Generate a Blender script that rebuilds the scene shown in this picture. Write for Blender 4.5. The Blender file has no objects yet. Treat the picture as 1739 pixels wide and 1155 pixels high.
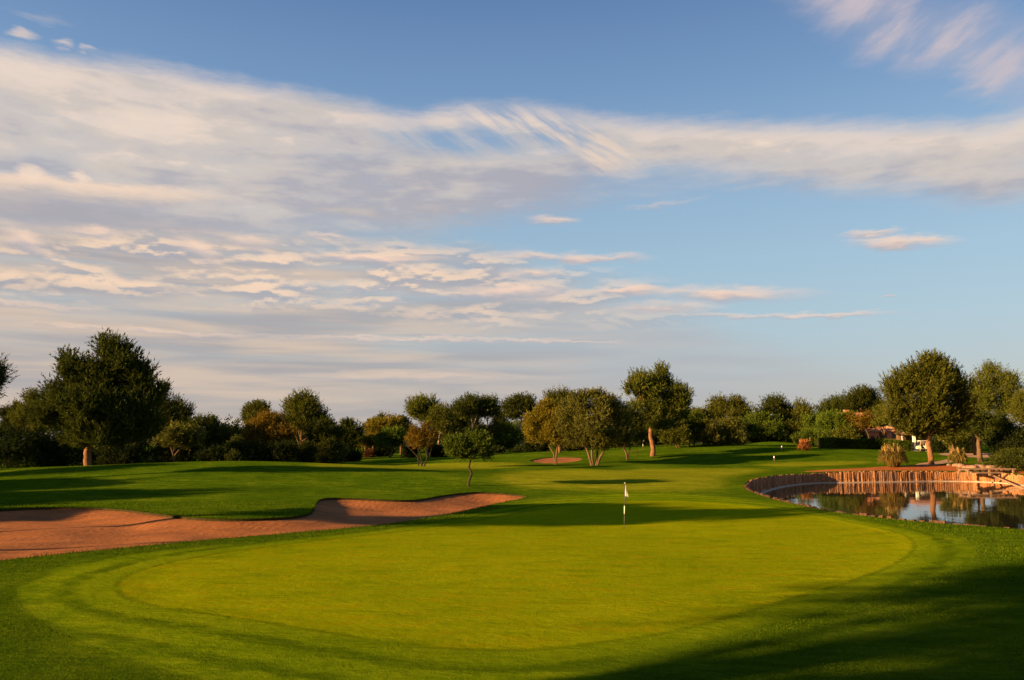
import bpy, bmesh, math, random
import numpy as np
from mathutils import Vector, Matrix
from mathutils.geometry import delaunay_2d_cdt

# ------------------------------------------------------------------ camera
S = bpy.context.scene
COL = S.collection
PW, PH, F = 1739.0, 1155.0, 1352.0          # photograph size and focal length in its pixels
HORIZON = 745.0
CAMH = 4.1
PITCH = math.atan((HORIZON - PH / 2) / F)
cam = bpy.data.cameras.new('camera')
cam.sensor_width = 36.0
cam.lens = 36.0 * F / PW
cam.clip_start = 0.1
cam.clip_end = 20000
camo = bpy.data.objects.new('camera', cam)
COL.objects.link(camo)
camo.location = (0, 0, CAMH)
camo.rotation_euler = (math.pi / 2 + PITCH, 0, 0)
S.camera = camo

# ------------------------------------------------------------------ light
SUN_EL = math.radians(13.5)
SUN_AZ = math.atan2(-0.93, -0.37)          # behind the camera, to the left
to_sun = Vector((math.sin(SUN_AZ) * math.cos(SUN_EL), math.cos(SUN_AZ) * math.cos(SUN_EL), math.sin(SUN_EL)))
sl = bpy.data.lights.new('sun', 'SUN')
sl.energy = 5.3
sl.angle = math.radians(0.6)
sl.color = (1.0, 0.62, 0.27)
so = bpy.data.objects.new('sun', sl)
COL.objects.link(so)
so.rotation_euler = to_sun.to_track_quat('Z', 'Y').to_euler()
S.view_settings.view_transform = 'Standard'
S.view_settings.look = 'None'
S.view_settings.gamma = 1.0
S.view_settings.use_curve_mapping = False
S.view_settings.exposure = 1.75
EXPF = 2 ** 1.75


def lin(c):
    out = []
    for v in c[:3]:
        v = v / 255.0
        out.append(v / 12.92 if v <= 0.04045 else ((v + 0.055) / 1.055) ** 2.4)
    return out


# ------------------------------------------------------------------ sky (world nodes, written as functions of direction)
W = bpy.data.worlds.new('World')
S.world = W
W.use_nodes = True
wt = W.node_tree
wt.nodes.clear()


def px_dir(px, py):
    X = (px - PW / 2) / F
    Y = (PH / 2 - py) / F
    c, s = math.cos(PITCH), math.sin(PITCH)
    return Vector((X, c - Y * s, s + Y * c)).normalized()


def px_azel(px, py):
    d = px_dir(px, py)
    return math.atan2(d.x, d.y), math.asin(d.z)


class NT:
    """tiny expression builder over a node tree"""
    def __init__(s, nt):
        s.nt = nt

    def put(s, sock, v):
        if isinstance(v, (int, float)):
            sock.default_value = v
        elif isinstance(v, (tuple, list)):
            sock.default_value = tuple(v) if len(v) == len(sock.default_value) else tuple(v) + (1.0,)
        else:
            s.nt.links.new(v, sock)

    def m(s, op, a, b=0.0, c=0.0, clamp=False):
        n = s.nt.nodes.new('ShaderNodeMath')
        n.operation = op
        n.use_clamp = clamp
        s.put(n.inputs[0], a)
        s.put(n.inputs[1], b)
        s.put(n.inputs[2], c)
        return n.outputs[0]

    def add(s, a, b): return s.m('ADD', a, b)
    def sub(s, a, b): return s.m('SUBTRACT', a, b)
    def mul(s, a, b): return s.m('MULTIPLY', a, b)

    def smooth(s, v, lo, hi):
        n = s.nt.nodes.new('ShaderNodeMapRange')
        n.interpolation_type = 'SMOOTHSTEP'
        s.put(n.inputs[0], v)
        s.put(n.inputs[1], lo)
        s.put(n.inputs[2], hi)
        return n.outputs[0]

    def noise(s, vec, scale, detail=4.0, rough=0.55, dist=0.0, dims='3D', col=False):
        n = s.nt.nodes.new('ShaderNodeTexNoise')
        n.noise_dimensions = dims
        s.put(n.inputs['Vector'], vec)
        n.inputs['Scale'].default_value = scale
        n.inputs['Detail'].default_value = detail
        n.inputs['Roughness'].default_value = rough
        n.inputs['Distortion'].default_value = dist
        return n.outputs[1] if col else n.outputs[0]

    def xyz(s, x, y, z=0.0):
        n = s.nt.nodes.new('ShaderNodeCombineXYZ')
        s.put(n.inputs[0], x); s.put(n.inputs[1], y); s.put(n.inputs[2], z)
        return n.outputs[0]

    def mix(s, f, a, b, mode='MIX'):
        n = s.nt.nodes.new('ShaderNodeMix')
        n.data_type = 'RGBA'
        n.blend_type = mode
        s.put(n.inputs[0], f); s.put(n.inputs[6], a); s.put(n.inputs[7], b)
        return n.outputs[2]

    def ramp(s, v, stops):
        n = s.nt.nodes.new('ShaderNodeValToRGB')
        s.put(n.inputs[0], v)
        e = n.color_ramp.elements
        while len(e) < len(stops):
            e.new(0.5)
        for el, (p, c) in zip(e, stops):
            el.position = p
            el.color = tuple(c) + (1.0,)
        return n.outputs[0]

    def mapping(s, vec, scale=(1, 1, 1), rot=(0, 0, 0), loc=(0, 0, 0)):
        n = s.nt.nodes.new('ShaderNodeMapping')
        s.put(n.inputs[0], vec)
        n.inputs['Scale'].default_value = scale
        n.inputs['Rotation'].default_value = rot
        n.inputs['Location'].default_value = loc
        return n.outputs[0]

    def coord(s, which):
        return s.nt.nodes.new('ShaderNodeTexCoord').outputs[which]


def build_sky():
    g = NT(wt)
    d = g.coord('Generated')
    sep = wt.nodes.new('ShaderNodeSeparateXYZ')
    wt.links.new(d, sep.inputs[0])
    x, y, z = sep.outputs
    az0 = g.m('ARCTAN2', x, y)
    el0 = g.m('ARCSINE', z)
    # clouds lie in a flat layer: a point on it for this direction
    zz = g.add(g.m('MAXIMUM', z, 0.0), 0.07)
    cx, cy = g.m('DIVIDE', x, zz), g.m('DIVIDE', y, zz)
    layer = g.xyz(cx, cy)
    ae = g.xyz(az0, g.mul(el0, 2.6))
    # domain warp
    w1 = g.noise(ae, 5.0, 3, 0.5)
    w2 = g.noise(g.mapping(ae, loc=(7, 3, 1)), 5.0, 3, 0.5)
    w3 = g.noise(g.mapping(ae, loc=(2, 9, 4)), 22.0, 5, 0.62)
    w4 = g.noise(g.mapping(ae, loc=(5, 1, 8), scale=(1, 1.6, 1)), 30.0, 5, 0.62)
    A = g.add(az0, g.add(g.mul(g.sub(w1, .5), 0.10), g.mul(g.sub(w3, .5), 0.035)))
    E = g.add(el0, g.add(g.mul(g.sub(w2, .5), 0.045), g.mul(g.sub(w4, .5), 0.030)))
    E2 = g.add(el0, g.add(g.mul(g.sub(w2, .5), 0.020), g.mul(g.sub(w4, .5), 0.018)))
    # clear sky colour by elevation, mixed with the physical sky
    sky = wt.nodes.new('ShaderNodeTexSky')
    sky.sky_type = 'NISHITA'
    sky.sun_disc = False
    sky.sun_elevation = SUN_EL
    sky.sun_rotation = SUN_AZ
    sky.air_density = 1.0
    sky.dust_density = 1.0
    K = 1.0 / EXPF / 0.1                     # background strength is 0.1

    def C(*c):
        return [v * K for v in lin(c)]
    def e_of(py):
        return px_azel(PW / 2, py)[1]
    rp = [(-60, (74, 106, 154)), (0, (84, 118, 164)), (150, (105, 139, 180)), (330, (134, 165, 193)), (450, (147, 175, 194)),
          (560, (154, 174, 187)), (640, (156, 162, 173)), (720, (150, 149, 160))]
    rp = sorted([(max(e_of(p), 0), c) for p, c in rp])
    EM = 0.9
    stops = [(min(e / EM, 1), lin(c)) for e, c in rp] + [(1.0, lin((60, 98, 156)))]
    clear = g.ramp(g.m('DIVIDE', g.m('MAXIMUM', el0, 0.0), EM), stops)
    clear = g.mix(1.0, clear, (K, K, K, 1), 'MULTIPLY')
    clear = g.mix(0.10, clear, g.mix(1.0, sky.outputs[0], (1.3, 1.3, 1.3, 1), 'MULTIPLY'))
    # slightly warmer to the left (towards the sun)
    warm = g.smooth(az0, 0.25, -0.7)
    lowm = g.smooth(el0, 0.22, 0.0)
    clear = g.mix(g.mul(g.mul(warm, lowm), 0.55), clear, C(196, 176, 158))

    def curve(pts, v):
        """px points -> elevation as a function of azimuth"""
        n = wt.nodes.new('ShaderNodeFloatCurve')
        a0, a1, e1 = -0.8, 0.8, 0.7
        P = [((px_azel(p, q)[0] - a0) / (a1 - a0), px_azel(p, q)[1] / e1) for p, q in pts]
        P = [(0.0, P[0][1])] + P + [(1.0, P[-1][1])]
        cu = n.mapping.curves[0]
        while len(cu.points) < len(P):
            cu.points.new(0.5, 0.5)
        for cp, q in zip(cu.points, P):
            cp.location = q
            cp.handle_type = 'AUTO_CLAMPED'
        n.mapping.update()
        g.put(n.inputs['Value'], g.m('DIVIDE', g.sub(v, a0), a1 - a0, clamp=True))
        return g.mul(n.outputs[0], e1)

    def fcurve(pts, v):
        n = wt.nodes.new('ShaderNodeFloatCurve')
        a0, a1 = -0.8, 0.8
        P = [((px_azel(p, 400)[0] - a0) / (a1 - a0), q) for p, q in pts]
        P = [(0.0, P[0][1])] + P + [(1.0, P[-1][1])]
        cu = n.mapping.curves[0]
        while len(cu.points) < len(P):
            cu.points.new(0.5, 0.5)
        for cp, q in zip(cu.points, P):
            cp.location = q
            cp.handle_type = 'AUTO_CLAMPED'
        n.mapping.update()
        g.put(n.inputs['Value'], g.m('DIVIDE', g.sub(v, a0), a1 - a0, clamp=True))
        return n.outputs[0]

    def ell(px, py, rx, ry, rot=0.0, a=None, e=None, soft=1.0):
        """soft ellipse: 1 in the middle, 0 at its rim; returns mask and height inside (-1..1)"""
        a = A if a is None else a
        e = E2 if e is None else e
        ca, ce = px_azel(px, py)
        k = math.cos(ce) ** 0.5
        ra = abs(px_azel(px + rx, py)[0] - px_azel(px - rx, py)[0]) / 2
        re = abs(px_azel(px, py - ry)[1] - px_azel(px, py + ry)[1]) / 2
        da, de = g.sub(a, ca), g.sub(e, ce)
        c, s = math.cos(rot), math.sin(rot)
        u = g.m('DIVIDE', g.add(g.mul(da, c), g.mul(de, s)), ra)
        v = g.m('DIVIDE', g.sub(g.mul(de, c), g.mul(da, s)), re)
        r = g.m('SQRT', g.add(g.mul(u, u), g.mul(v, v)))
        return g.smooth(r, 1.0, 1.0 - soft), v

    peach = C(240, 212, 190)
    glow = C(252, 220, 190)
    grey = C(176, 172, 180)
    mauve = C(160, 160, 174)
    cream = C(204, 192, 184)
    out = clear
    lay_big = g.noise(layer, 1.1, 5, 0.55)
    lay_str = g.noise(g.mapping(layer, scale=(0.9, 2.6, 1), rot=(0, 0, 0.12)), 1.6, 6, 0.6)
    fib = g.noise(g.mapping(ae, scale=(1.6, 7.5, 1), rot=(0, 0, 0.02)), 2.6, 4, 0.5, 0.3)
    fibl = g.noise(g.mapping(ae, scale=(1.0, 6.0, 1), rot=(0, 0, -0.02)), 3.0, 5, 0.5, 0.3)
    billow = g.noise(g.mapping(ae, scale=(1.0, 1.9, 1), loc=(3, 3, 0)), 7.5, 6, 0.55)

    # ---- low veil of cloud, thick at left, thinning to the right and up
    veil_top = curve([(0, 340), (300, 360), (600, 400), (800, 440), (1050, 500), (1300, 590), (1739, 690)], A)
    cov = fcurve([(0, 1.0), (400, .95), (750, .80), (1050, .55), (1300, .35), (1739, .18)], A)
    vm = g.smooth(g.sub(E, veil_top), 0.035, -0.035)
    vm = g.mul(vm, g.add(0.50, g.mul(g.smooth(fibl, 0.28, 0.60), 0.50)))
    vm = g.mul(g.mul(vm, cov), g.add(0.75, g.mul(g.smooth(el0, 0.0, 0.10), 0.25)))
    vcol = g.mix(g.smooth(fib, 0.36, 0.64), C(172, 168, 170), C(214, 193, 175))
    vcol = g.mix(g.mul(g.smooth(az0, -0.2, 0.3), 0.7), vcol, C(176, 170, 176))
    out = g.mix(vm, out, vcol)
    # ---- broken, lit puffs between veil and bank
    pt = curve([(0, 372), (300, 378), (600, 395), (900, 425), (1150, 470), (1400, 500), (1739, 520)], az0)
    pb = curve([(0, 490), (500, 520), (900, 550), (1150, 545), (1400, 540), (1739, 535)], az0)
    pc = fcurve([(0, .95), (500, 1.0), (800, .85), (1000, .60), (1180, .22), (1350, .0), (1739, .0)], az0)
    pm = g.mul(g.smooth(g.sub(pt, el0), -0.01, 0.03), g.smooth(g.sub(el0, pb), -0.02, 0.02))
    puffn = g.noise(g.mapping(ae, scale=(1.0, 1.25, 1), loc=(1.7, 0.4, 0), rot=(0, 0, -0.04)), 11.0, 5, 0.52, 0.15)
    puffl = g.noise(g.mapping(ae, scale=(1.0, 1.25, 1), loc=(1.7, 0.418, 0), rot=(0, 0, -0.04)), 11.0, 5, 0.52, 0.15)
    pmask = g.mul(g.mul(pm, pc), g.smooth(puffn, 0.36, 0.62))
    lit = g.smooth(g.sub(puffl, puffn), 0.035, -0.055)
    pcol = g.mix(lit, C(172, 172, 180), C(250, 218, 190))
    out = g.mix(g.mul(pmask, 0.88), out, pcol)

    # ---- main bank across the whole width
    T = curve([(0, 76), (80, 88), (180, 98), (330, 122), (480, 150), (600, 172), (680, 190), (760, 178), (870, 176), (960, 190),
               (1060, 204), (1250, 204), (1450, 207), (1620, 208), (1700, 200), (1739, 190)], az0)
    B = curve([(0, 400), (250, 400), (480, 398), (650, 392), (800, 384), (900, 360), (1000, 334), (1150, 318), (1300, 322), (1500, 332), (1739, 338)], A)
    edge_t = g.sub(T, E2)
    soft_t = g.smooth(edge_t, -0.012, 0.022)
    bm = g.mul(soft_t, g.smooth(g.sub(E, B), -0.018, 0.030))
    hole, _ = ell(790, 238, 235, 42, -0.03, soft=0.85)
    ribs = g.noise(g.mapping(g.mapping(ae, rot=(0, 0, 1.03)), scale=(0.8, 5.0, 1)), 7.0, 4, 0.55, 0.1)
    ribm = g.smooth(ribs, 0.40, 0.60)
    hreg, _ = ell(900, 215, 200, 48, -0.25, soft=0.8)
    bm = g.mul(bm, g.sub(1.0, g.mul(hole, g.sub(0.90, g.mul(ribm, 0.35)))))
    bm = g.mul(bm, g.sub(1.0, g.mul(hreg, g.mul(g.sub(1.0, ribm), 0.75))))
    h2, _ = ell(1090, 300, 210, 40, 0.0, soft=0.9)
    bm = g.mul(bm, g.sub(1.0, g.mul(h2, 0.55)))
    bm = g.mul(bm, g.add(0.80, g.mul(g.smooth(billow, 0.30, 0.60), 0.20)))
    depth = g.m('DIVIDE', g.sub(T, E), fcurve([(0, .16), (500, .15), (800, .10), (1000, .075), (1200, .085), (1739, .085)], az0))
    bil2 = g.noise(g.mapping(ae, scale=(1.0, 1.5, 1), loc=(8, 1, 0), rot=(0, 0, -0.1)), 3.6, 5, 0.5, 0.2)
    depth = g.add(depth, g.add(g.mul(g.sub(billow, 0.5), 1.5), g.mul(g.sub(bil2, 0.5), g.mul(g.smooth(az0, 0.15, -0.2), 3.0))))
    bil3 = g.noise(g.mapping(ae, scale=(1.0, 1.3, 1), loc=(2, 6, 0), rot=(0, 0, -0.15)), 14.0, 5, 0.58, 0.2)
    depth = g.add(depth, g.mul(g.mul(g.sub(bil3, 0.5), 1.7), g.smooth(depth, 0.05, 0.4)))
    bcol = g.mix(g.smooth(depth, -0.05, 0.45), C(243, 220, 200), C(212, 200, 191))
    bcol = g.mix(g.smooth(depth, 0.40, 1.30), bcol, C(172, 171, 182))
    bcol = g.mix(g.mul(g.smooth(depth, 1.0, 1.6), g.smooth(az0, 0.1, -0.3)), bcol, C(200, 189, 182))
    out = g.mix(g.mul(bm, 0.95), out, bcol)
    # lit ribs east of the gap
    rb, _ = ell(1010, 262, 120, 42, -0.35, soft=0.9)
    out = g.mix(g.mul(g.mul(rb, ribm), 0.5), out, glow)
    # lit ridge and its dark underside at the left
    m, v = ell(120, 322, 430, 26, 0.075, soft=0.7)
    out = g.mix(g.mul(m, 0.85), out, g.mix(g.smooth(v, -0.7, 0.5), C(196, 186, 182), C(250, 220, 194)))
    m, v = ell(130, 366, 430, 30, 0.03, soft=0.9)
    out = g.mix(g.mul(m, 0.75), out, C(170, 168, 176))
    for (px, py, rx, ry) in ((48, 295, 42, 20), (132, 298, 24, 15)):
        m, v = ell(px, py, rx, ry, soft=0.8)
        out = g.mix(g.mul(m, 0.7), out, C(252, 224, 200))
    # small blue gap above the ridge
    m, v = ell(85, 296, 55, 12, 0.15, soft=0.9)
    # ---- separate streaks
    streaks = [  # x, y, rx, ry, rot, strength
        (960, 436, 170, 13, -0.03, .85), (905, 464, 80, 10, 0.02, .8), (860, 495, 130, 20, 0.05, .85), (1060, 492, 90, 13, 0.0, .9),
        (1230, 500, 190, 19, -0.05, .8), (1120, 522, 130, 16, 0.0, .6), (1330, 535, 260, 8, -0.05, .85), (1530, 410, 125, 15, -0.09, .85),
        (1470, 398, 60, 9, 0.0, .6), (640, 440, 150, 14, 0.03, .85), (560, 402, 45, 9, 0, .7), (440, 412, 60, 20, 0, .8), (330, 425, 60, 30, -.4, .6),
        (150, 398, 60, 16, 0, .8), (40, 412, 60, 24, -.1, .85), (700, 578, 400, 7, 0, .5), (960, 579, 130, 6, 0, .6), (250, 565, 330, 8, 0, .45),
        (60, 520, 260, 10, -.05, .45), (1510, 504, 26, 4, 0, .5), (940, 370, 55, 13, -.05, .65), (700, 640, 300, 12, 0, .3), (1120, 345, 100, 9, .05, .35)]
    for (px, py, rx, ry, rot, st) in streaks:
        m, v = ell(px, py, rx, ry, rot, soft=0.95)
        m = g.mul(m, g.add(0.45, g.mul(g.smooth(puffn, 0.34, 0.54), 0.55)))
        col = g.mix(g.smooth(v, -0.55, 0.45), C(180, 176, 184), C(250, 216, 192))
        out = g.mix(g.m('MULTIPLY', m, st * 1.25, clamp=True), out, col)
    # ---- wisps in the upper right and upper left corners
    wr = g.noise(g.mapping(g.mapping(ae, rot=(0, 0, -1.08)), scale=(0.9, 3.2, 1)), 4.0, 5, 0.6, 0.2)
    for (px, py, rx, ry, rot, st) in ((1560, 45, 330, 95, -0.42, .9), (1700, 125, 120, 60, -0.7, .75), (1450, 0, 150, 45, -.3, .6)):
        m, v = ell(px, py, rx, ry, rot, e=E, soft=0.95)
        m = g.mul(m, g.add(0.28, g.mul(g.smooth(wr, 0.38, 0.62), 0.72)))
        out = g.mix(g.mul(m, st), out, C(206, 192, 196))
    for (px, py, rx, ry, rot, st) in ((40, 58, 45, 12, 0.05, .75), (112, 71, 26, 9, 0, .7), (150, 82, 14, 6, 0, .5), (60, 30, 90, 12, 0, .2)):
        m, v = ell(px, py, rx, ry, rot, soft=0.9)
        out = g.mix(g.mul(m, st), out, C(222, 204, 194))
    bg = wt.nodes.new('ShaderNodeBackground')
    wt.links.new(out, bg.inputs[0])
    bg.inputs[1].default_value = 0.1
    wo = wt.nodes.new('ShaderNodeOutputWorld')
    wt.links.new(bg.outputs[0], wo.inputs[0])


build_sky()


# ------------------------------------------------------------------ materials
MATS = {}


def new_mat(name):
    m = bpy.data.materials.new(name)
    m.use_nodes = True
    nt = m.node_tree
    nt.nodes.clear()
    out = nt.nodes.new('ShaderNodeOutputMaterial')
    MATS[name] = m
    return m, NT(nt), out


def principled(g, out, col, rough=0.8, spec=0.3, bump=None, bump_d=0.02, bump_s=1.0, metal=0.0):
    b = g.nt.nodes.new('ShaderNodeBsdfPrincipled')
    g.put(b.inputs['Base Color'], col)
    g.put(b.inputs['Roughness'], rough)
    b.inputs['Specular IOR Level'].default_value = spec
    b.inputs['Metallic'].default_value = metal
    if bump is not None:
        bn = g.nt.nodes.new('ShaderNodeBump')
        bn.inputs['Distance'].default_value = bump_d
        bn.inputs['Strength'].default_value = bump_s
        g.put(bn.inputs['Height'], bump)
        g.nt.links.new(bn.outputs[0], b.inputs['Normal'])
    g.nt.links.new(b.outputs[0], out.inputs[0])
    return b


def attr(g, name):
    n = g.nt.nodes.new('ShaderNodeAttribute')
    n.attribute_name = name
    return n.outputs['Fac']


def grass_mat(name, dark, mid, light, patch=0.25, fine=26.0, bumpd=0.02, ring=0.0, streak=0.0, dry=None):
    m, g, out = new_mat(name)
    p = g.coord('Object')
    big = g.noise(g.mapping(p, scale=(1, 1, 0)), patch, 4, 0.6)
    med = g.noise(g.mapping(p, scale=(1, 1.5, 0), loc=(4, 4, 0)), 1.1, 5, 0.65)
    fn = g.noise(g.mapping(p, scale=(1, 0.8, 1)), fine, 4, 0.7)
    t = g.add(g.mul(big, 0.42), g.add(g.mul(med, 0.33), g.mul(fn, 0.40)))
    c = g.ramp(t, [(0.40, dark), (0.56, mid), (0.76, light)])
    if dry:
        c = g.mix(g.mul(g.smooth(g.noise(g.mapping(p, scale=(1, 1.6, 0), loc=(9, 2, 0)), 0.55, 5, 0.7), 0.46, 0.70), 0.75), c, dry)
    if streak:
        st = g.noise(g.mapping(p, scale=(0.25, 1.6, 0), rot=(0, 0, 0.15)), 1.3, 4, 0.6)
        c = g.mix(g.mul(g.smooth(st, 0.40, 0.66), streak), c, dark)
    if ring:
        w = g.m('SINE', g.add(g.mul(attr(g, 'ring'), 5.2), g.mul(med, 2.0)))
        c = g.mix(g.mul(g.smooth(w, -0.2, 0.9), ring), c, dark)
    h = g.add(g.mul(fn, 1.0), g.mul(med, 0.6))
    principled(g, out, c, 0.95, 0.05, h, bumpd, 0.9)
    return m



def turf_mat():
    """one turf; how closely it is mown depends on which cut it lies in (signed distances stored on the mesh); the mid-field cut also carries painted sunlight"""
    m, g, out = new_mat('turf')
    p = g.coord('Object')
    P2 = lambda sc, loc=(0, 0, 0), rot=0.0: g.mapping(p, scale=(sc[0], sc[1], 0), loc=loc, rot=(0, 0, rot))
    big = g.noise(P2((1, 1)), 0.14, 4, 0.6)
    med = g.noise(P2((0.8, 1.4), (4, 4, 0)), 0.9, 5, 0.65)
    sml = g.noise(P2((0.7, 1.3), (1, 8, 0)), 4.5, 4, 0.65)
    fn = g.noise(g.mapping(p, scale=(1, 0.8, 1)), 30, 4, 0.72)
    t = g.add(g.mul(big, 0.30), g.add(g.mul(med, 0.26), g.add(g.mul(sml, 0.20), g.mul(fn, 0.24))))
    st = g.noise(P2((0.22, 1.5), (0, 0, 0), 0.12), 1.2, 5, 0.65)
    rough = g.ramp(t, [(0.38, (0.020, 0.050, 0.0020)), (0.50, (0.060, 0.108, 0.0035)), (0.64, (0.155, 0.190, 0.009))])
    rough = g.mix(g.mul(g.smooth(st, 0.44, 0.62), 0.55), rough, (0.026, 0.060, 0.0020))
    col = g.ramp(t, [(0.38, (0.066, 0.118, 0.002)), (0.50, (0.124, 0.182, 0.003)), (0.64, (0.200, 0.240, 0.006))])
    w = g.m('SINE', g.add(g.mul(attr(g, 'ring'), 4.4), g.mul(med, 5.0)))
    col = g.mix(g.mul(g.mul(g.smooth(w, -0.3, 1.0), 0.80), g.smooth(med, 0.30, 0.58)), col, (0.042, 0.080, 0.002))
    fair_lit = g.ramp(t, [(0.38, (0.120, 0.150, 0.005)), (0.50, (0.180, 0.200, 0.008)), (0.64, (0.265, 0.255, 0.016))])  # yellow mown turf, with the sunlight on these strips painted into the colour
    fair_lit = g.mix(g.mul(g.smooth(st, 0.42, 0.64), 0.45), fair_lit, (0.062, 0.092, 0.003))
    grn = g.ramp(t, [(0.38, (0.125, 0.168, 0.0014)), (0.50, (0.172, 0.208, 0.0020)), (0.62, (0.245, 0.252, 0.0040))])
    dry = g.noise(P2((0.8, 1.8), (9, 2, 0), 0.1), 0.9, 5, 0.72)
    grn = g.mix(g.mul(g.smooth(dry, 0.47, 0.68), 0.55), grn, (0.232, 0.172, 0.0020))
    grn = g.mix(g.mul(g.smooth(g.noise(P2((1, 2.2), (3, 7, 0)), 0.5, 5, 0.65), 0.50, 0.66), 0.50), grn, (0.100, 0.140, 0.0015))
    wob = g.add(g.mul(g.sub(sml, .5), 1.2), g.mul(g.sub(med, .5), 2.0))
    c = rough
    c = g.mix(g.mul(g.smooth(g.add(attr(g, 'sf'), wob), -1.8, 1.8), 1.0), c, fair_lit)
    c = g.mix(g.smooth(g.add(attr(g, 'sc'), wob), -1.3, 1.3), c, col)
    inter = g.mix(0.5, col, grn)
    c = g.mix(g.mul(g.smooth(g.add(attr(g, 'ring'), wob), 1.6, 0.0), 0.45), c, inter)
    c = g.mix(g.smooth(g.add(attr(g, 'ring'), g.mul(g.sub(sml, .5), 0.5)), 0.14, -0.18), c, grn)
    edge = g.mul(g.smooth(g.m('ABSOLUTE', g.add(attr(g, 'ring'), g.mul(g.sub(sml, .5), 0.3))), 0.16, 0.02), g.smooth(med, 0.38, 0.6))
    c = g.mix(g.mul(edge, 0.45), c, (0.040, 0.070, 0.002))
    ong = g.smooth(attr(g, 'ring'), 0.1, -0.1)
    h = g.mul(g.add(g.mul(fn, 1.0), g.add(g.mul(sml, 2.2), g.mul(med, 2.0))), g.sub(1.0, g.mul(g.smooth(attr(g, 'ring'), 0.8, -0.8), 0.72)))
    principled(g, out, c, 1.0, 0.0, h, 0.06, 1.0)


turf_mat()


def sand_mat():
    m, g, out = new_mat('sand')
    p = g.coord('Object')
    big = g.noise(g.mapping(p, scale=(1, 1, 0)), 0.35, 4, 0.6)
    fn = g.noise(p, 30, 4, 0.75)
    wv = g.nt.nodes.new('ShaderNodeTexWave')
    wv.wave_type = 'BANDS'
    g.put(wv.inputs['Vector'], g.mapping(p, scale=(0.35, 1.0, 0), rot=(0, 0, 0.2)))
    wv.inputs['Scale'].default_value = 1.9
    wv.inputs['Distortion'].default_value = 9.0
    wv.inputs['Detail'].default_value = 3.0
    wv.inputs['Detail Scale'].default_value = 0.6
    t = g.add(g.mul(big, 0.6), g.mul(fn, 0.4))
    c = g.ramp(t, [(0.3, (0.17, 0.062, 0.020)), (0.7, (0.35, 0.130, 0.042))])
    damp = g.noise(g.mapping(p, scale=(0.5, 1.2, 0), loc=(3, 3, 0)), 0.8, 4, 0.6)
    c = g.mix(g.mul(g.smooth(damp, 0.48, 0.66), 0.5), c, (0.13, 0.055, 0.024))
    h = g.add(g.mul(wv.outputs[1], 0.35), g.mul(fn, 0.8))
    h = g.add(h, g.noise(p, 5.0, 3, 0.5))
    principled(g, out, c, 0.95, 0.05, h, 0.045, 0.9)


sand_mat()


def simple(name, c1, c2, scale=4.0, rough=0.85, spec=0.2, bumpd=0.02, stretch=(1, 1, 1), c3=None, bumps=0.8):
    m, g, out = new_mat(name)
    p = g.mapping(g.coord('Object'), scale=stretch)
    n = g.noise(p, scale, 5, 0.65)
    n2 = g.noise(p, scale * 5, 4, 0.7)
    t = g.add(g.mul(n, 0.6), g.mul(n2, 0.4))
    stops = [(0.35, c1), (0.65, c2)] if c3 is None else [(0.3, c1), (0.5, c2), (0.72, c3)]
    principled(g, out, g.ramp(t, stops), rough, spec, t, bumpd, bumps)
    return m


simple('red_earth', (0.20, 0.052, 0.010), (0.46, 0.135, 0.030), 1.2, 0.95, 0.05, 0.05)
simple('dark_soil', (0.010, 0.012, 0.004), (0.030, 0.030, 0.010), 3, 0.95, 0.05, 0.03)
simple('shaded_lip_soil', (0.018, 0.016, 0.006), (0.050, 0.036, 0.014), 4, 0.95, 0.05, 0.03)  # lip soil, with the grass overhang's shadow put into its dark colour
simple('path_dirt', (0.30, 0.17, 0.10), (0.42, 0.25, 0.16), 1.0, 0.95, 0.05, 0.02)
simple('bark_pine', (0.055, 0.028, 0.012), (0.16, 0.078, 0.034), 3.5, 0.9, 0.1, 0.10, (1, 1, 0.35), (0.27, 0.145, 0.070))
simple('bark_olive', (0.040, 0.025, 0.013), (0.105, 0.064, 0.034), 5, 0.9, 0.1, 0.05, (1, 1, 0.3), (0.18, 0.115, 0.065))
simple('bark_pale', (0.17, 0.115, 0.080), (0.38, 0.29, 0.215), 3, 0.9, 0.1, 0.04, (1, 1, 0.3))
simple('bark_dark', (0.020, 0.016, 0.010), (0.060, 0.045, 0.028), 6, 0.95, 0.05, 0.04, (1, 1, 0.3))
simple('concrete', (0.30, 0.23, 0.17), (0.45, 0.36, 0.28), 2, 0.9, 0.2, 0.01)
simple('stone', (0.12, 0.070, 0.042), (0.30, 0.18, 0.115), 2.5, 0.9, 0.2, 0.04)
simple('render_pink', (0.40, 0.155, 0.075), (0.50, 0.20, 0.10), 0.6, 0.9, 0.1, 0.01)
simple('render_dark', (0.20, 0.12, 0.06), (0.27, 0.16, 0.09), 0.6, 0.9, 0.1, 0.01)
simple('roof_tile', (0.30, 0.13, 0.070), (0.45, 0.22, 0.13), 2.5, 0.9, 0.1, 0.04)
simple('white_paint', (0.66, 0.64, 0.58), (0.76, 0.74, 0.68), 3, 0.5, 0.4, 0.004)
simple('cart_paint', (0.62, 0.63, 0.42), (0.72, 0.73, 0.50), 3, 0.4, 0.4, 0.002)
simple('dark_wood', (0.035, 0.020, 0.012), (0.085, 0.050, 0.030), 6, 0.8, 0.2, 0.02, (1, 1, 1))
simple('wood_weathered', (0.13, 0.075, 0.045), (0.30, 0.19, 0.12), 5, 0.85, 0.15, 0.02, (0.25, 1, 1))
simple('dark_opening', (0.008, 0.007, 0.006), (0.016, 0.013, 0.010), 3, 0.4, 0.3, 0.002)
simple('black_rubber', (0.012, 0.012, 0.012), (0.03, 0.03, 0.03), 8, 0.8, 0.2, 0.005)
simple('flag_cloth', (0.68, 0.64, 0.54), (0.80, 0.77, 0.66), 8, 0.8, 0.1, 0.004)
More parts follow.
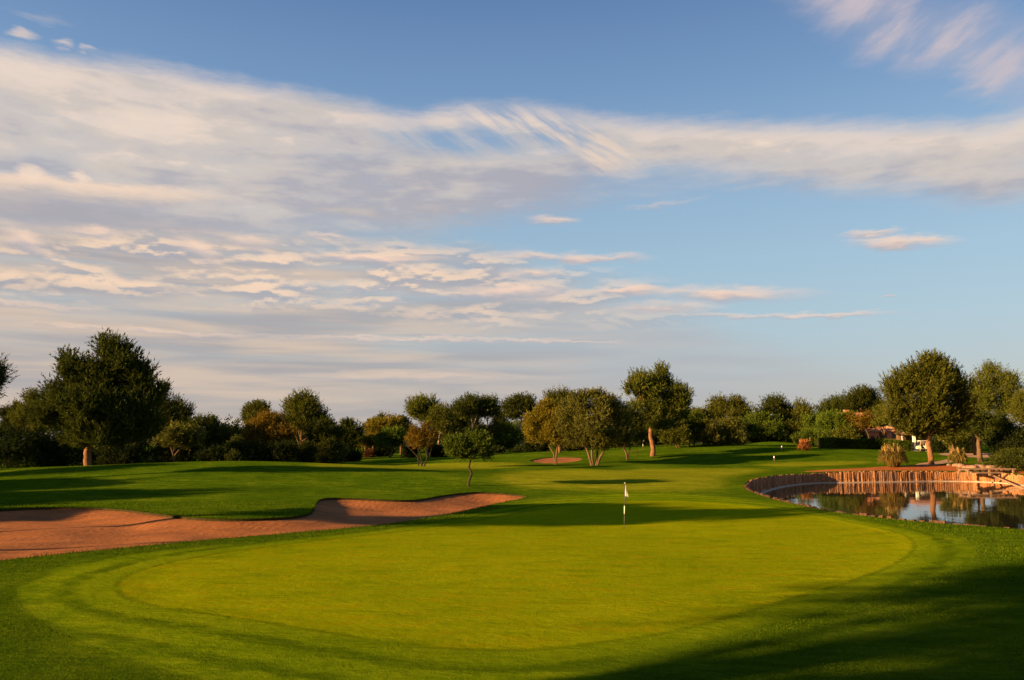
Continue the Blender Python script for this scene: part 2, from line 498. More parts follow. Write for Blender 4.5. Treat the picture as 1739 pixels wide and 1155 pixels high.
simple('pole_dark', (0.05, 0.045, 0.035), (0.10, 0.09, 0.07), 8, 0.5, 0.3, 0.002)
simple('pole_white', (0.70, 0.66, 0.50), (0.80, 0.76, 0.60), 8, 0.5, 0.3, 0.002)
simple('hole_shade', (0.02, 0.02, 0.015), (0.04, 0.04, 0.03), 8, 0.8, 0.2, 0.002)
simple('hill_scrub', (0.030, 0.045, 0.014), (0.080, 0.095, 0.035), 0.05, 0.95, 0.02, 0.6)
simple('glass_dark', (0.012, 0.014, 0.016), (0.02, 0.022, 0.025), 2, 0.1, 0.5, 0.001)


def post_mat(name, ca, cb, cc):
    m, g, out = new_mat(name)
    p = g.coord('Object')
    oi = g.nt.nodes.new('ShaderNodeObjectInfo')
    n = g.noise(g.mapping(p, scale=(1, 1, 0.25)), 14, 5, 0.7)
    blot = g.noise(g.mapping(p, scale=(1, 1, 1)), 2.3, 3, 0.5)
    c = g.mix(oi.outputs['Random'], ca, cb)
    c = g.mix(g.smooth(n, 0.48, 0.62), c, cc)
    vor = g.nt.nodes.new('ShaderNodeTexVoronoi')
    g.put(vor.inputs['Vector'], g.mapping(p, scale=(3.5, 3.5, 1.6)))
    c = g.mix(g.mul(g.smooth(vor.outputs['Distance'], 0.30, 0.05), 0.35), c, (0.60, 0.34, 0.17, 1))
    c = g.mix(g.mul(g.smooth(blot, 0.55, 0.7), 0.5), c, (0.07, 0.035, 0.018, 1))
    principled(g, out, c, 0.85, 0.15, n, 0.03, 0.9)


post_mat('post_wood', (0.20, 0.082, 0.030, 1), (0.42, 0.20, 0.090, 1), (0.060, 0.026, 0.012, 1))
post_mat('rim_wood', (0.075, 0.038, 0.020, 1), (0.085, 0.042, 0.022, 1), (0.030, 0.016, 0.009, 1))


def leaf_mat(name, ca, cb, cc, trans=0.25):
    m, g, out = new_mat(name)
    oi = g.nt.nodes.new('ShaderNodeObjectInfo')
    t = attr(g, 'tint')
    c = g.ramp(t, [(0.0, ca), (0.55, cb), (1.0, cc)])
    r = oi.outputs['Random']
    hsv = g.nt.nodes.new('ShaderNodeHueSaturation')
    g.put(hsv.inputs['Color'], c)
    g.put(hsv.inputs['Hue'], g.add(0.490, g.mul(r, 0.014)))
    g.put(hsv.inputs['Value'], g.add(0.85, g.mul(r, 0.3)))
    d = g.nt.nodes.new('ShaderNodeBsdfDiffuse')
    g.put(d.inputs[0], hsv.outputs[0])
    tr = g.nt.nodes.new('ShaderNodeBsdfTranslucent')
    g.put(tr.inputs[0], hsv.outputs[0])
    mx = g.nt.nodes.new('ShaderNodeMixShader')
    mx.inputs[0].default_value = trans
    g.nt.links.new(d.outputs[0], mx.inputs[1])
    g.nt.links.new(tr.outputs[0], mx.inputs[2])
    g.nt.links.new(mx.outputs[0], out.inputs[0])


leaf_mat('leaf_pine', (0.036, 0.046, 0.007), (0.078, 0.090, 0.012), (0.140, 0.140, 0.022))
leaf_mat('leaf_pine_dark', (0.018, 0.026, 0.005), (0.042, 0.054, 0.009), (0.080, 0.088, 0.016))
leaf_mat('leaf_green', (0.030, 0.050, 0.006), (0.062, 0.092, 0.010), (0.110, 0.145, 0.020))
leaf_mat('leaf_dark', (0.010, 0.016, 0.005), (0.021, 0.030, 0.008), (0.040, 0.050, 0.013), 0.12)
leaf_mat('leaf_olive', (0.050, 0.056, 0.010), (0.100, 0.104, 0.018), (0.165, 0.158, 0.034))
leaf_mat('leaf_gold', (0.085, 0.062, 0.008), (0.145, 0.100, 0.012), (0.21, 0.145, 0.020), 0.35)
leaf_mat('leaf_yellow', (0.095, 0.085, 0.008), (0.150, 0.125, 0.012), (0.215, 0.170, 0.020), 0.35)
leaf_mat('leaf_orange', (0.12, 0.060, 0.014), (0.24, 0.105, 0.028), (0.40, 0.18, 0.06), 0.3)
leaf_mat('leaf_red', (0.045, 0.020, 0.010), (0.070, 0.030, 0.014), (0.10, 0.045, 0.02), 0.3)
leaf_mat('leaf_pampas', (0.09, 0.080, 0.016), (0.18, 0.135, 0.030), (0.34, 0.23, 0.07), 0.3)
leaf_mat('blade', (0.020, 0.048, 0.002), (0.056, 0.100, 0.003), (0.12, 0.155, 0.007), 0.2)


def water_mat():
    m, g, out = new_mat('water')
    p = g.coord('Object')
    n = g.noise(g.mapping(p, scale=(1, 0.35, 1)), 1.4, 3, 0.5)
    n2 = g.noise(p, 0.15, 2, 0.5)
    h = g.mul(n, g.smooth(n2, 0.35, 0.7))
    b = principled(g, out, (0.016, 0.014, 0.008, 1), 0.035, 0.5, h, 0.010, 0.8)
    b.inputs['IOR'].default_value = 1.33


water_mat()


# ------------------------------------------------------------------ mesh helpers
def tag(o, label=None, cat=None, group=None, kind=None):
    if label: o['label'] = label
    if cat: o['category'] = cat
    if group: o['group'] = group
    if kind: o['kind'] = kind
    return o


def link(name, me, mat=None, parent=None, loc=(0, 0, 0)):
    o = bpy.data.objects.new(name, me)
    COL.objects.link(o)
    if mat and len(me.materials) == 0:
        me.materials.append(MATS[mat])
    if parent is not None:
        o.parent = parent
    o.location = loc
    return o


def empty(name, loc, label, cat, group=None, rz=0.0):
    o = bpy.data.objects.new(name, None)
    COL.objects.link(o)
    o.empty_display_size = 0.3
    o.location = loc
    o.rotation_euler = (0, 0, rz)
    return tag(o, label, cat, group)


def np_mesh(name, V, faces, smooth=False, attrs=None, normals=None):
    """faces: list of (k-gon index arrays)"""
    me = bpy.data.meshes.new(name)
    V = np.asarray(V, np.float32)
    me.vertices.add(len(V))
    me.vertices.foreach_set('co', V.ravel())
    loops = np.concatenate([f.ravel() for f in faces]).astype(np.int32)
    tot = np.concatenate([np.full(len(f), f.shape[1], np.int32) for f in faces])
    start = np.concatenate([[0], np.cumsum(tot)[:-1]]).astype(np.int32)
    me.loops.add(len(loops))
    me.loops.foreach_set('vertex_index', loops)
    me.polygons.add(len(tot))
    me.polygons.foreach_set('loop_start', start)
    me.polygons.foreach_set('loop_total', tot)
    me.polygons.foreach_set('use_smooth', np.full(len(tot), smooth))
    for k, v in (attrs or {}).items():
        a = me.attributes.new(k, 'FLOAT', 'POINT')
        a.data.foreach_set('value', np.asarray(v, np.float32))
    me.update(calc_edges=True)
    if normals is not None:
        me.normals_split_custom_set_from_vertices([tuple(n) for n in normals])
    return me


class MB:
    """collects boxes and tubes into one mesh"""
    def __init__(s):
        s.V, s.Q, s.n = [], {3: [], 4: []}, 0

    def raw(s, V, F):
        V = np.asarray(V, float)
        for f in F:
            f = np.asarray(f, int).reshape(-1, len(f[0]))
            s.Q[f.shape[1]].append(f + s.n)
        s.V.append(V)
        s.n += len(V)

    def box(s, c, size, rz=0.0, jitter=0.0, rng=None, rx=0.0):
        a = np.array([[i, j, k] for i in (-.5, .5) for j in (-.5, .5) for k in (-.5, .5)]) * np.array(size)
        if jitter:
            a += rng.normal(0, jitter, a.shape)
        if rx:
            cc, ss = math.cos(rx), math.sin(rx)
            a = np.stack([a[:, 0], a[:, 1] * cc - a[:, 2] * ss, a[:, 1] * ss + a[:, 2] * cc], 1)
        cc, ss = math.cos(rz), math.sin(rz)
        a = np.stack([a[:, 0] * cc - a[:, 1] * ss, a[:, 0] * ss + a[:, 1] * cc, a[:, 2]], 1) + np.array(c)
        q = [[0, 1, 3, 2], [4, 6, 7, 5], [0, 4, 5, 1], [2, 3, 7, 6], [0, 2, 6, 4], [1, 5, 7, 3]]
        s.raw(a, [q])
        return s

    def tube(s, pts, rad, sides=8, cap=True, wob=0.0, rng=None):
        pts = np.asarray(pts, float)
        n = len(pts)
        rad = np.broadcast_to(np.asarray(rad, float), (n,))
        tan = np.gradient(pts, axis=0)
        tan /= np.linalg.norm(tan, axis=1)[:, None] + 1e-9
        ref = np.array([0, 1, 0.0]) if abs(tan[:, 1]).mean() < 0.8 else np.array([1.0, 0, 0])
        u = np.cross(tan, ref); u /= np.linalg.norm(u, axis=1)[:, None] + 1e-9
        v = np.cross(tan, u)
        a = np.linspace(0, 2 * math.pi, sides, endpoint=False)
        r = rad[:, None] * (1 + (rng.normal(0, wob, (n, sides)) if wob else 0))
        P = pts[:, None, :] + (np.cos(a)[None, :, None] * u[:, None, :] + np.sin(a)[None, :, None] * v[:, None, :]) * r[:, :, None]
        V = P.reshape(-1, 3)
        i = np.arange(n - 1)[:, None] * sides
        j = np.arange(sides)[None, :]
        j2 = (j + 1) % sides
        q = np.stack([i + j, i + j2, i + sides + j2, i + sides + j], -1).reshape(-1, 4)
        fs = [q]
        if cap:
            V = np.vstack([V, pts[-1], pts[0]])
            c = len(V) - 2
            jj = np.arange(sides); kk = (jj + 1) % sides
            fs.append(np.stack([(n - 1) * sides + jj, (n - 1) * sides + kk, np.full(sides, c)], -1))
            fs.append(np.stack([kk, jj, np.full(sides, c + 1)], -1))
        s.raw(V, fs)
        return s

    def mesh(s, name, smooth=False):
        fs = [np.concatenate(s.Q[k]) for k in (3, 4) if s.Q[k]]
        return np_mesh(name, np.concatenate(s.V), fs, smooth)

    def build(s, name, mat, parent=None, smooth=False, loc=(0, 0, 0)):
        return link(name, s.mesh(name, smooth), mat, parent, loc)


# ------------------------------------------------------------------ terrain height
def G(x, y, cx, cy, sx, sy, A, rot=0.0):
    c, s = math.cos(rot), math.sin(rot)
    u = (x - cx) * c + (y - cy) * s
    v = -(x - cx) * s + (y - cy) * c
    return A * np.exp(-0.5 * ((u / sx) ** 2 + (v / sy) ** 2))


def H(x, y):
    x = np.asarray(x, float); y = np.asarray(y, float)
    z = G(x, y, -25, 76, 22, 12, 1.95, 0.05)
    z = z + G(x, y, 30, 160, 28, 22, 1.9)
    z = z + G(x, y, 80, 185, 40, 38, 2.2) + G(x, y, 66, 205, 6, 10, 1.3)
    z = z + G(x, y, 26, 106, 16, 5, 0.42, 0.05) + G(x, y, -2, 92, 12, 5, 0.25)
    z = z + G(x, y, 45, 128, 18, 5, 0.35) + G(x, y, 62, 142, 12, 5, 0.3)
    z = z - G(x, y, 4, 60, 22, 6, 0.32) + G(x, y, 8, 70, 20, 4, 0.22) - G(x, y, -4, 78, 10, 5, 0.25)
    far = np.clip((np.hypot(x, y) - 45) / 40, 0, 1)
    z = z + far * (0.10 * np.sin(x * 0.17 + 1.2) * np.sin(y * 0.21 + 0.4) + 0.06 * np.sin(x * 0.31 + y * 0.13))
    z = z + 0.035 * np.sin(x * 0.33 + 0.5) * np.sin(y * 0.28) + 0.10 * np.sin(x * 0.11 + 2.0 + y * 0.05)
    # gentle swale round the near green, the bunker's front lip a little proud
    z = z - G(x, y, 16, 22, 14, 3.0, 0.30, 0.62)
    z = z * (1 - 0.0)
    return z


def hit(px, py):
    """where the line of sight through a photograph pixel meets the ground"""
    d = px_dir(px, py)
    t = np.geomspace(5, 1500, 6000)
    X, Y, Z = d.x * t, d.y * t, CAMH + d.z * t
    b = np.nonzero(Z < H(X, Y))[0]
    i = b[0] if len(b) else len(t) - 1
    return np.array([X[i], Y[i]])


def at(px, dist):
    """ground point below pixel column px at a distance"""
    x = (px - PW / 2) / F * dist
    return np.array([x, dist, float(H(x, dist))])


def hz(x, y):
    return float(H(x, y))


def chaikin(P, n=2):
    P = np.asarray(P, float)
    for _ in range(n):
        Q = np.roll(P, -1, axis=0)
        P = np.stack([0.75 * P + 0.25 * Q, 0.25 * P + 0.75 * Q], 1).reshape(-1, 2)
    return P


def resample(P, step):
    P = np.vstack([P, P[:1]])
    L = np.concatenate([[0], np.cumsum(np.linalg.norm(np.diff(P, axis=0), axis=1))])
    n = max(8, int(L[-1] / step))
    s = np.linspace(0, L[-1], n, endpoint=False)
    return np.stack([np.interp(s, L, P[:, 0]), np.interp(s, L, P[:, 1])], 1)


def inside(P, X, Y):
    c = np.zeros(len(X), bool)
    n = len(P)
    for i in range(n):
        x1, y1 = P[i]; x2, y2 = P[(i + 1) % n]
        k = (y1 > Y) != (y2 > Y)
        if y1 != y2:
            c ^= k & (X < (x2 - x1) * (Y - y1) / (y2 - y1) + x1)
    return c


def seg_dist(P, X, Y):
    d = np.full(len(X), 1e9)
    for i in range(len(P)):
        a = P[i]; b = P[(i + 1) % len(P)]
        ab = b - a
        t = np.clip(((X - a[0]) * ab[0] + (Y - a[1]) * ab[1]) / (ab @ ab + 1e-12), 0, 1)
        d = np.minimum(d, (X - a[0] - t * ab[0]) ** 2 + (Y - a[1] - t * ab[1]) ** 2)
    return np.sqrt(d)


def outline(pxs, sm=2, step=0.4):
    return resample(chaikin([hit(*p) for p in pxs], sm), step)


BUNKER = outline([(-330, 905), (-120, 872), (0, 865), (60, 862), (130, 861), (200, 864), (250, 870), (330, 880), (400, 882), (480, 879), (518, 875), (533, 868),
                  (535, 852), (550, 845), (600, 846), (680, 850), (715, 848), (750, 841), (800, 835), (850, 837), (897, 842), (893, 846), (860, 852), (800, 865),
                  (740, 878), (650, 892), (500, 905), (350, 917), (200, 932), (100, 941), (0, 952), (-200, 985)], 2, 0.35)
BUNKER2 = outline([(893, 782), (925, 777), (960, 776), (992, 778), (985, 783), (945, 787), (915, 787)], 2, 0.5)
GREEN = outline([(192, 1003), (205, 980), (300, 950), (500, 922), (700, 902), (900, 868), (980, 856), (1080, 850), (1200, 852), (1330, 866), (1450, 888), (1530, 905),
                 (1560, 925), (1530, 955), (1440, 990), (1300, 1030), (1180, 1065), (1050, 1088), (900, 1106), (760, 1104), (560, 1076), (400, 1048), (250, 1030)], 2, 0.35)
COLLAR = outline([(20, 1010), (40, 975), (200, 942), (400, 925), (600, 905), (760, 885), (850, 862), (900, 850), (1000, 840), (1120, 836), (1260, 845), (1400, 872), (1520, 892),
                  (1640, 915), (1665, 940), (1600, 975), (1480, 1010), (1330, 1060), (1180, 1100), (1060, 1130), (900, 1200), (500, 1200), (250, 1130), (80, 1070)], 2, 0.4)
LIT_FAIRWAY = outline([(838, 806), (870, 799), (960, 798), (1060, 797), (1180, 796), (1290, 795), (1300, 800), (1250, 806), (1225, 814), (1230, 826), (1180, 834),
                   (1000, 832), (900, 830), (850, 820)], 2, 0.8)  # outline follows a sunlit strip; its light is painted into the turf colour
LIT_FAIRWAY2 = outline([(520, 789), (600, 788), (760, 786), (880, 786), (900, 790), (850, 795), (700, 797), (560, 795)], 2, 1.5)
LIT_FAIRWAY3 = outline([(1275, 790), (1330, 785), (1450, 783), (1480, 785), (1430, 790), (1320, 793)], 1, 1.5)
# pond: rim of the retaining wall
pw = [(1262, 826), (1268, 819), (1290, 811), (1330, 806), (1380, 803), (1440, 801), (1520, 800), (1600, 800), (1680, 801), (1739, 806), (1830, 818), (1940, 850),
      (1960, 890), (1900, 908), (1820, 906), (1739, 899), (1660, 893), (1580, 888), (1500, 880), (1400, 868), (1330, 852), (1290, 840), (1268, 832)]
POND = outline(pw, 2, 0.5)
rim_z = 0.0
EARTH = outline([(1350, 801.5), (1400, 798), (1470, 795), (1500, 792), (1560, 790), (1600, 790.5), (1660, 789), (1739, 792), (1840, 797), (1900, 812), (1830, 815), (1739, 804),
                 (1680, 800), (1600, 799), (1520, 799), (1440, 800)], 1, 0.7)
PATH = outline([(1545, 790), (1580, 785), (1600, 781), (1625, 778), (1632, 780), (1618, 784), (1600, 788), (1590, 790)], 2, 0.8)
PATH2 = outline([(1590, 770), (1630, 768), (1690, 770), (1695, 774), (1650, 777), (1600, 773)], 2, 0.8)


def flat_rim(x, y):
    """ground height, levelled near the pond rim"""
    z = H(x, y)
    x = np.asarray(x, float).ravel(); y = np.asarray(y, float).ravel()
    return z


def build_ground():
    pts = []
    # polar, camera-centred density; full circle
    r = 3.0
    k = 0
    while r < 4000:
        dr = r * (0.020 if r < 120 else (0.03 if r < 300 else 0.12))
        if r < 10: dr = 0.5
        front = np.radians(np.arange(-42, 42.01, 0.55 if 9 < r < 300 else 3.0))
        side = np.radians(np.arange(45, 315.1, 5.0 if r > 10 else 12.0))
        a = np.concatenate([front, side]) + (0.0045 if k % 2 else 0)
        pts.append(np.stack([np.sin(a) * r, np.cos(a) * r], 1))
        r += dr
        k += 1
    pts = np.concatenate(pts + [np.zeros((1, 2))])
    polys = [BUNKER, BUNKER2, GREEN, COLLAR, LIT_FAIRWAY, LIT_FAIRWAY2, LIT_FAIRWAY3, POND, EARTH, PATH, PATH2]
    keep = np.ones(len(pts), bool)
    for P in polys:
        bb = (pts[:, 0] > P[:, 0].min() - 1) & (pts[:, 0] < P[:, 0].max() + 1) & (pts[:, 1] > P[:, 1].min() - 1) & (pts[:, 1] < P[:, 1].max() + 1)
        idx = np.nonzero(bb)[0]
        d = seg_dist(P, pts[idx, 0], pts[idx, 1])
        keep[idx[d < 0.12]] = False
    pts = pts[keep]
    allp = [pts]
    edges = []
    n = len(pts)
    for P in polys:
        m = len(P)
        edges += [(n + i, n + (i + 1) % m) for i in range(m)]
        allp.append(P)
        n += m
    allp = np.concatenate(allp)
    vo, eo, fo, _, _, _ = delaunay_2d_cdt([Vector(p) for p in allp], edges, [], 0, 1e-4)
    V = np.array([tuple(v) for v in vo])
    T = np.array(fo)
    cen = V[T].mean(axis=1)
    reg = np.zeros(len(T), int)
    for i, P in ((5, LIT_FAIRWAY), (5, LIT_FAIRWAY2), (5, LIT_FAIRWAY3), (4, COLLAR), (3, GREEN), (7, EARTH), (8, PATH), (8, PATH2), (1, BUNKER), (2, BUNKER2), (6, POND)):
        bb = (cen[:, 0] > P[:, 0].min()) & (cen[:, 0] < P[:, 0].max()) & (cen[:, 1] > P[:, 1].min()) & (cen[:, 1] < P[:, 1].max())
        idx = np.nonzero(bb)[0]
        ins = inside(P, cen[idx, 0], cen[idx, 1])
        if i in (7, 8, 5, 4):
            idx2 = idx[ins]
            idx2 = idx2[reg[idx2] == 0] if i in (7, 8) else idx2
            reg[idx2] = i
        else:
            reg[idx[ins]] = i
    e = 0.05
    z = H(V[:, 0], V[:, 1])
    nx = -(H(V[:, 0] + e, V[:, 1]) - H(V[:, 0] - e, V[:, 1])) / (2 * e)
    ny = -(H(V[:, 0], V[:, 1] + e) - H(V[:, 0], V[:, 1] - e)) / (2 * e)
    N = np.stack([nx, ny, np.ones(len(V))], 1)
    N /= np.linalg.norm(N, axis=1)[:, None]
    def sdist(P):
        q = seg_dist(P, V[:, 0], V[:, 1])
        return np.where(inside(P, V[:, 0], V[:, 1]), q, -q)
    gd = -sdist(GREEN)
    sc_ = sdist(COLLAR)
    sf_ = np.maximum(np.maximum(sdist(LIT_FAIRWAY), sdist(LIT_FAIRWAY2)), sdist(LIT_FAIRWAY3))

    def part(name, ids, mat, custom=True, zoff=None):
        t = T[np.isin(reg, ids)]
        u, inv = np.unique(t, return_inverse=True)
        t = inv.reshape(-1, 3)
        VV = np.column_stack([V[u], z[u]])
        if zoff is not None:
            VV[:, 2] += zoff(V[u, 0], V[u, 1])
        # make sure triangles face up
        a = VV[t]
        nz = np.cross(a[:, 1] - a[:, 0], a[:, 2] - a[:, 0])[:, 2]
        t[nz < 0] = t[nz < 0][:, ::-1]
        me = np_mesh(name, VV, [t], True, {'ring': gd[u], 'sc': sc_[u], 'sf': sf_[u]}, N[u] if custom else None)
        return tag(link(name, me, mat), kind='structure')
    part('ground', [0], 'turf')
    part('putting_green', [3], 'turf')
    part('collar', [4], 'turf')
    part('sunlit_fairway', [5], 'turf')
    part('earth_bank', [7], 'red_earth')
    part('path', [8], 'path_dirt')

    def dig(P, lip, depth, wid):
        def f(x, y):
            d = seg_dist(P, x, y)
            t = np.clip(d / wid, 0, 1)
            t = t * t * (3 - 2 * t)
            return -lip - depth * t + 0.05 * np.sin(x * 1.1 + np.sin(y)) * t
        return f
    part('sand_bunker', [1], 'sand', False, dig(BUNKER, 0.13, 0.36, 2.4))
    part('sand_bunker', [2], 'sand', False, dig(BUNKER2, 0.10, 0.15, 2.0))

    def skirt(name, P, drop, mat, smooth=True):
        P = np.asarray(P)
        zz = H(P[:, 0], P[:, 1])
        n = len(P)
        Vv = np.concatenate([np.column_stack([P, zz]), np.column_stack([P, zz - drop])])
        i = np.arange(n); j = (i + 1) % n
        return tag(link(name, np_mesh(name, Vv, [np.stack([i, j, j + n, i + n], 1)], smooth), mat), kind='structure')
    skirt('bunker_lip', BUNKER, 0.16, 'shaded_lip_soil')
    skirt('bunker_lip', BUNKER2, 0.14, 'shaded_lip_soil')
    skirt('pond_bank', POND, 2.2, 'dark_soil')


build_ground()
WATER_Z = -1.12

# far hills under the horizon
def build_hills():
    xs = np.linspace(-900, 900, 140)
    rng = np.random.default_rng(4)
    rows = []
    hgt = 14 + 9 * np.sin(xs * 0.006 + 1) + 6 * np.sin(xs * 0.017) + rng.normal(0, 0.5, len(xs))
    for k, (yy, f) in enumerate(((560, 0.0), (640, 0.45), (720, 0.9), (800, 1.0), (900, 0.6))):
        rows.append(np.column_stack([xs, np.full_like(xs, yy), -1 + hgt * f]))
    V = np.concatenate(rows)
    n = len(xs)
    q = []
    for r in range(len(rows) - 1):
        i = np.arange(n - 1) + r * n
        q.append(np.stack([i, i + 1, i + 1 + n, i + n], 1))
    tag(link('hills', np_mesh('hills', V, [np.concatenate(q)], True), 'hill_scrub'), kind='structure')


build_hills()


# ------------------------------------------------------------------ pond
def build_pond():
    ctr = POND.mean(axis=0)
    P = POND
    me = bpy.data.meshes.new('water')
    bm = bmesh.new()
    vs = [bm.verts.new((p[0], p[1], WATER_Z)) for p in P]
    f = bm.faces.new(vs)
    if f.normal.z < 0: f.normal_flip()
    bmesh.ops.triangulate(bm, faces=[f])
    bm.to_mesh(me); bm.free()
    tag(link('water', me, 'water'), kind='structure')
    # ledge at the foot of the wall and the wall itself, one upright timber after another
    area = 0.5 * np.sum(P[:, 0] * np.roll(P[:, 1], -1) - np.roll(P[:, 0], -1) * P[:, 1])
    sgn = 1.0 if area > 0 else -1.0     # inward normal = left of direction if ccw
    rng = np.random.default_rng(11)
    nrm = np.roll(P, -1, axis=0) - np.roll(P, 1, axis=0)
    nrm /= np.linalg.norm(nrm, axis=1)[:, None]
    inn = np.stack([-nrm[:, 1], nrm[:, 0]], 1) * sgn
    # distance-wise: the far side of the pond
    far = []
    L = 0
    root = empty('retaining_wall', (float(P[0, 0]), float(P[0, 1]), 0), 'curved retaining wall of upright timbers holding the bank round the pond', 'wall')
    base = np.array([root.location.x, root.location.y, 0.0])
    V = []; n = len(P)
    for w, zz in ((0.16, WATER_Z - 0.3), (0.16, WATER_Z + 0.10), (0.50, WATER_Z + 0.07), (0.50, WATER_Z - 0.3)):
        V.append(np.column_stack([P + inn * w, np.full(n, zz)]))
    V = np.concatenate(V) - base
    i = np.arange(n); j = (i + 1) % n
    q = np.concatenate([np.stack([i + a * n, j + a * n, j + (a + 1) * n, i + (a + 1) * n], 1) for a in range(3)])
    link('ledge', np_mesh('ledge', V, [q], False), 'concrete', root)
    # timber meshes
    protos = []
    for k in range(7):
        m = MB()
        w = 0.26
        h = 1.75
        ang = rng.uniform(-.03, .03)
        s_ = 8
        a = np.linspace(0, 2 * np.pi, s_, endpoint=False)
        rr = np.stack([np.cos(a) * w * 0.52, np.sin(a) * 0.11], 1) * (1 + rng.normal(0, .07, (s_, 1)))
        pts = []
        for zz, sc, dx in ((-1.75, 1, 0), (-1.1, 1 + rng.normal(0, .05), rng.normal(0, .012)), (-0.5, 1 + rng.normal(0, .05), rng.normal(0, .015)), (-0.03, 0.96, rng.normal(0, .015)), (0.0, 0.80, 0)):
            pts.append(np.column_stack([rr * sc + [dx, 0], np.full(s_, zz)]))
        Vp = np.concatenate(pts)
        fs = []
        for r_ in range(len(pts) - 1):
            ii = np.arange(s_); jj = (ii + 1) % s_
            fs.append(np.stack([ii, jj, jj + s_, ii + s_], 1) + r_ * s_)
        Vp = np.vstack([Vp, [0, 0, 0.0]])
        top = (len(pts) - 1) * s_
        ft = np.stack([np.arange(s_) + top, (np.arange(s_) + 1) % s_ + top, np.full(s_, len(Vp) - 1)], 1)
        me = np_mesh('timber', Vp, [ft, np.concatenate(fs)], False)
        me.materials.append(MATS['post_wood'])
        protos.append(me)
    seg = np.vstack([P, P[:1]])
    Ls = np.concatenate([[0], np.cumsum(np.linalg.norm(np.diff(seg, axis=0), axis=1))])
    items = []
    s = 0.0
    while s < Ls[-1] - 0.1:
        x = np.interp(s, Ls, seg[:, 0]); y = np.interp(s, Ls, seg[:, 1])
        k = min(np.searchsorted(Ls, s, side='right') - 1, len(P) - 1)
        items.append((x, y, k))
        s += 0.255 * rng.uniform(0.93, 1.1)
    scored = []
    for (x, y, k) in items:
        az = x / max(y, 1) * F + PW / 2
        inview = -20 < az < PW + 20
        facing = (inn[k] @ np.array([-x, -y])) > 0    # inner face turned to the camera
        scored.append((inview, facing, x, y, k))
    vis = [t for t in scored if t[0] and t[1]]
    rest = [t for t in scored if not (t[0] and t[1])]
    vis.sort(key=lambda t: t[3])
    extra = vis[300:]
    for (a, b, x, y, k) in vis[:300]:
        o = bpy.data.objects.new('timber', protos[rng.integers(7)])
        COL.objects.link(o)
        o.parent = root
        zt = hz(x, y) - .08 + rng.choice([0.0, 0.04, 0.09, -0.07, 0.13], p=[.35, .3, .15, .15, .05])
        xx, yy = np.array([x, y]) + inn[k] * (0.10 + rng.normal(0, .015))
        o.location = (xx - base[0], yy - base[1], zt)
        wv = rng.uniform(1.0, 1.6)
        o.scale = (wv, 1, 1)
        o.rotation_euler = (rng.normal(0, .02), rng.normal(0, .03), math.atan2(inn[k][1], inn[k][0]) + math.pi / 2 * (1 if rng.random() < .5 else -1))
    # remaining timbers: near rim (only their heads show) in one piece
    m = MB()
    for (a, b, x, y, k) in rest + extra:
        if rng.random() < 0.04: continue
        zt = hz(x, y) + rng.choice([0.0, 0.03, 0.07, 0.12, -0.10], p=[.2, .3, .25, .10, .15])
        xx, yy = np.array([x, y]) + inn[k] * 0.10
        m.box((xx - base[0], yy - base[1], zt - 0.9), (0.245, 0.17, 1.8), math.atan2(inn[k][1], inn[k][0]) + math.pi / 2, 0.012, rng)
    o = m.build('timber_rim', 'rim_wood', root)
    o['kind'] = 'stuff'
    return root


build_pond()


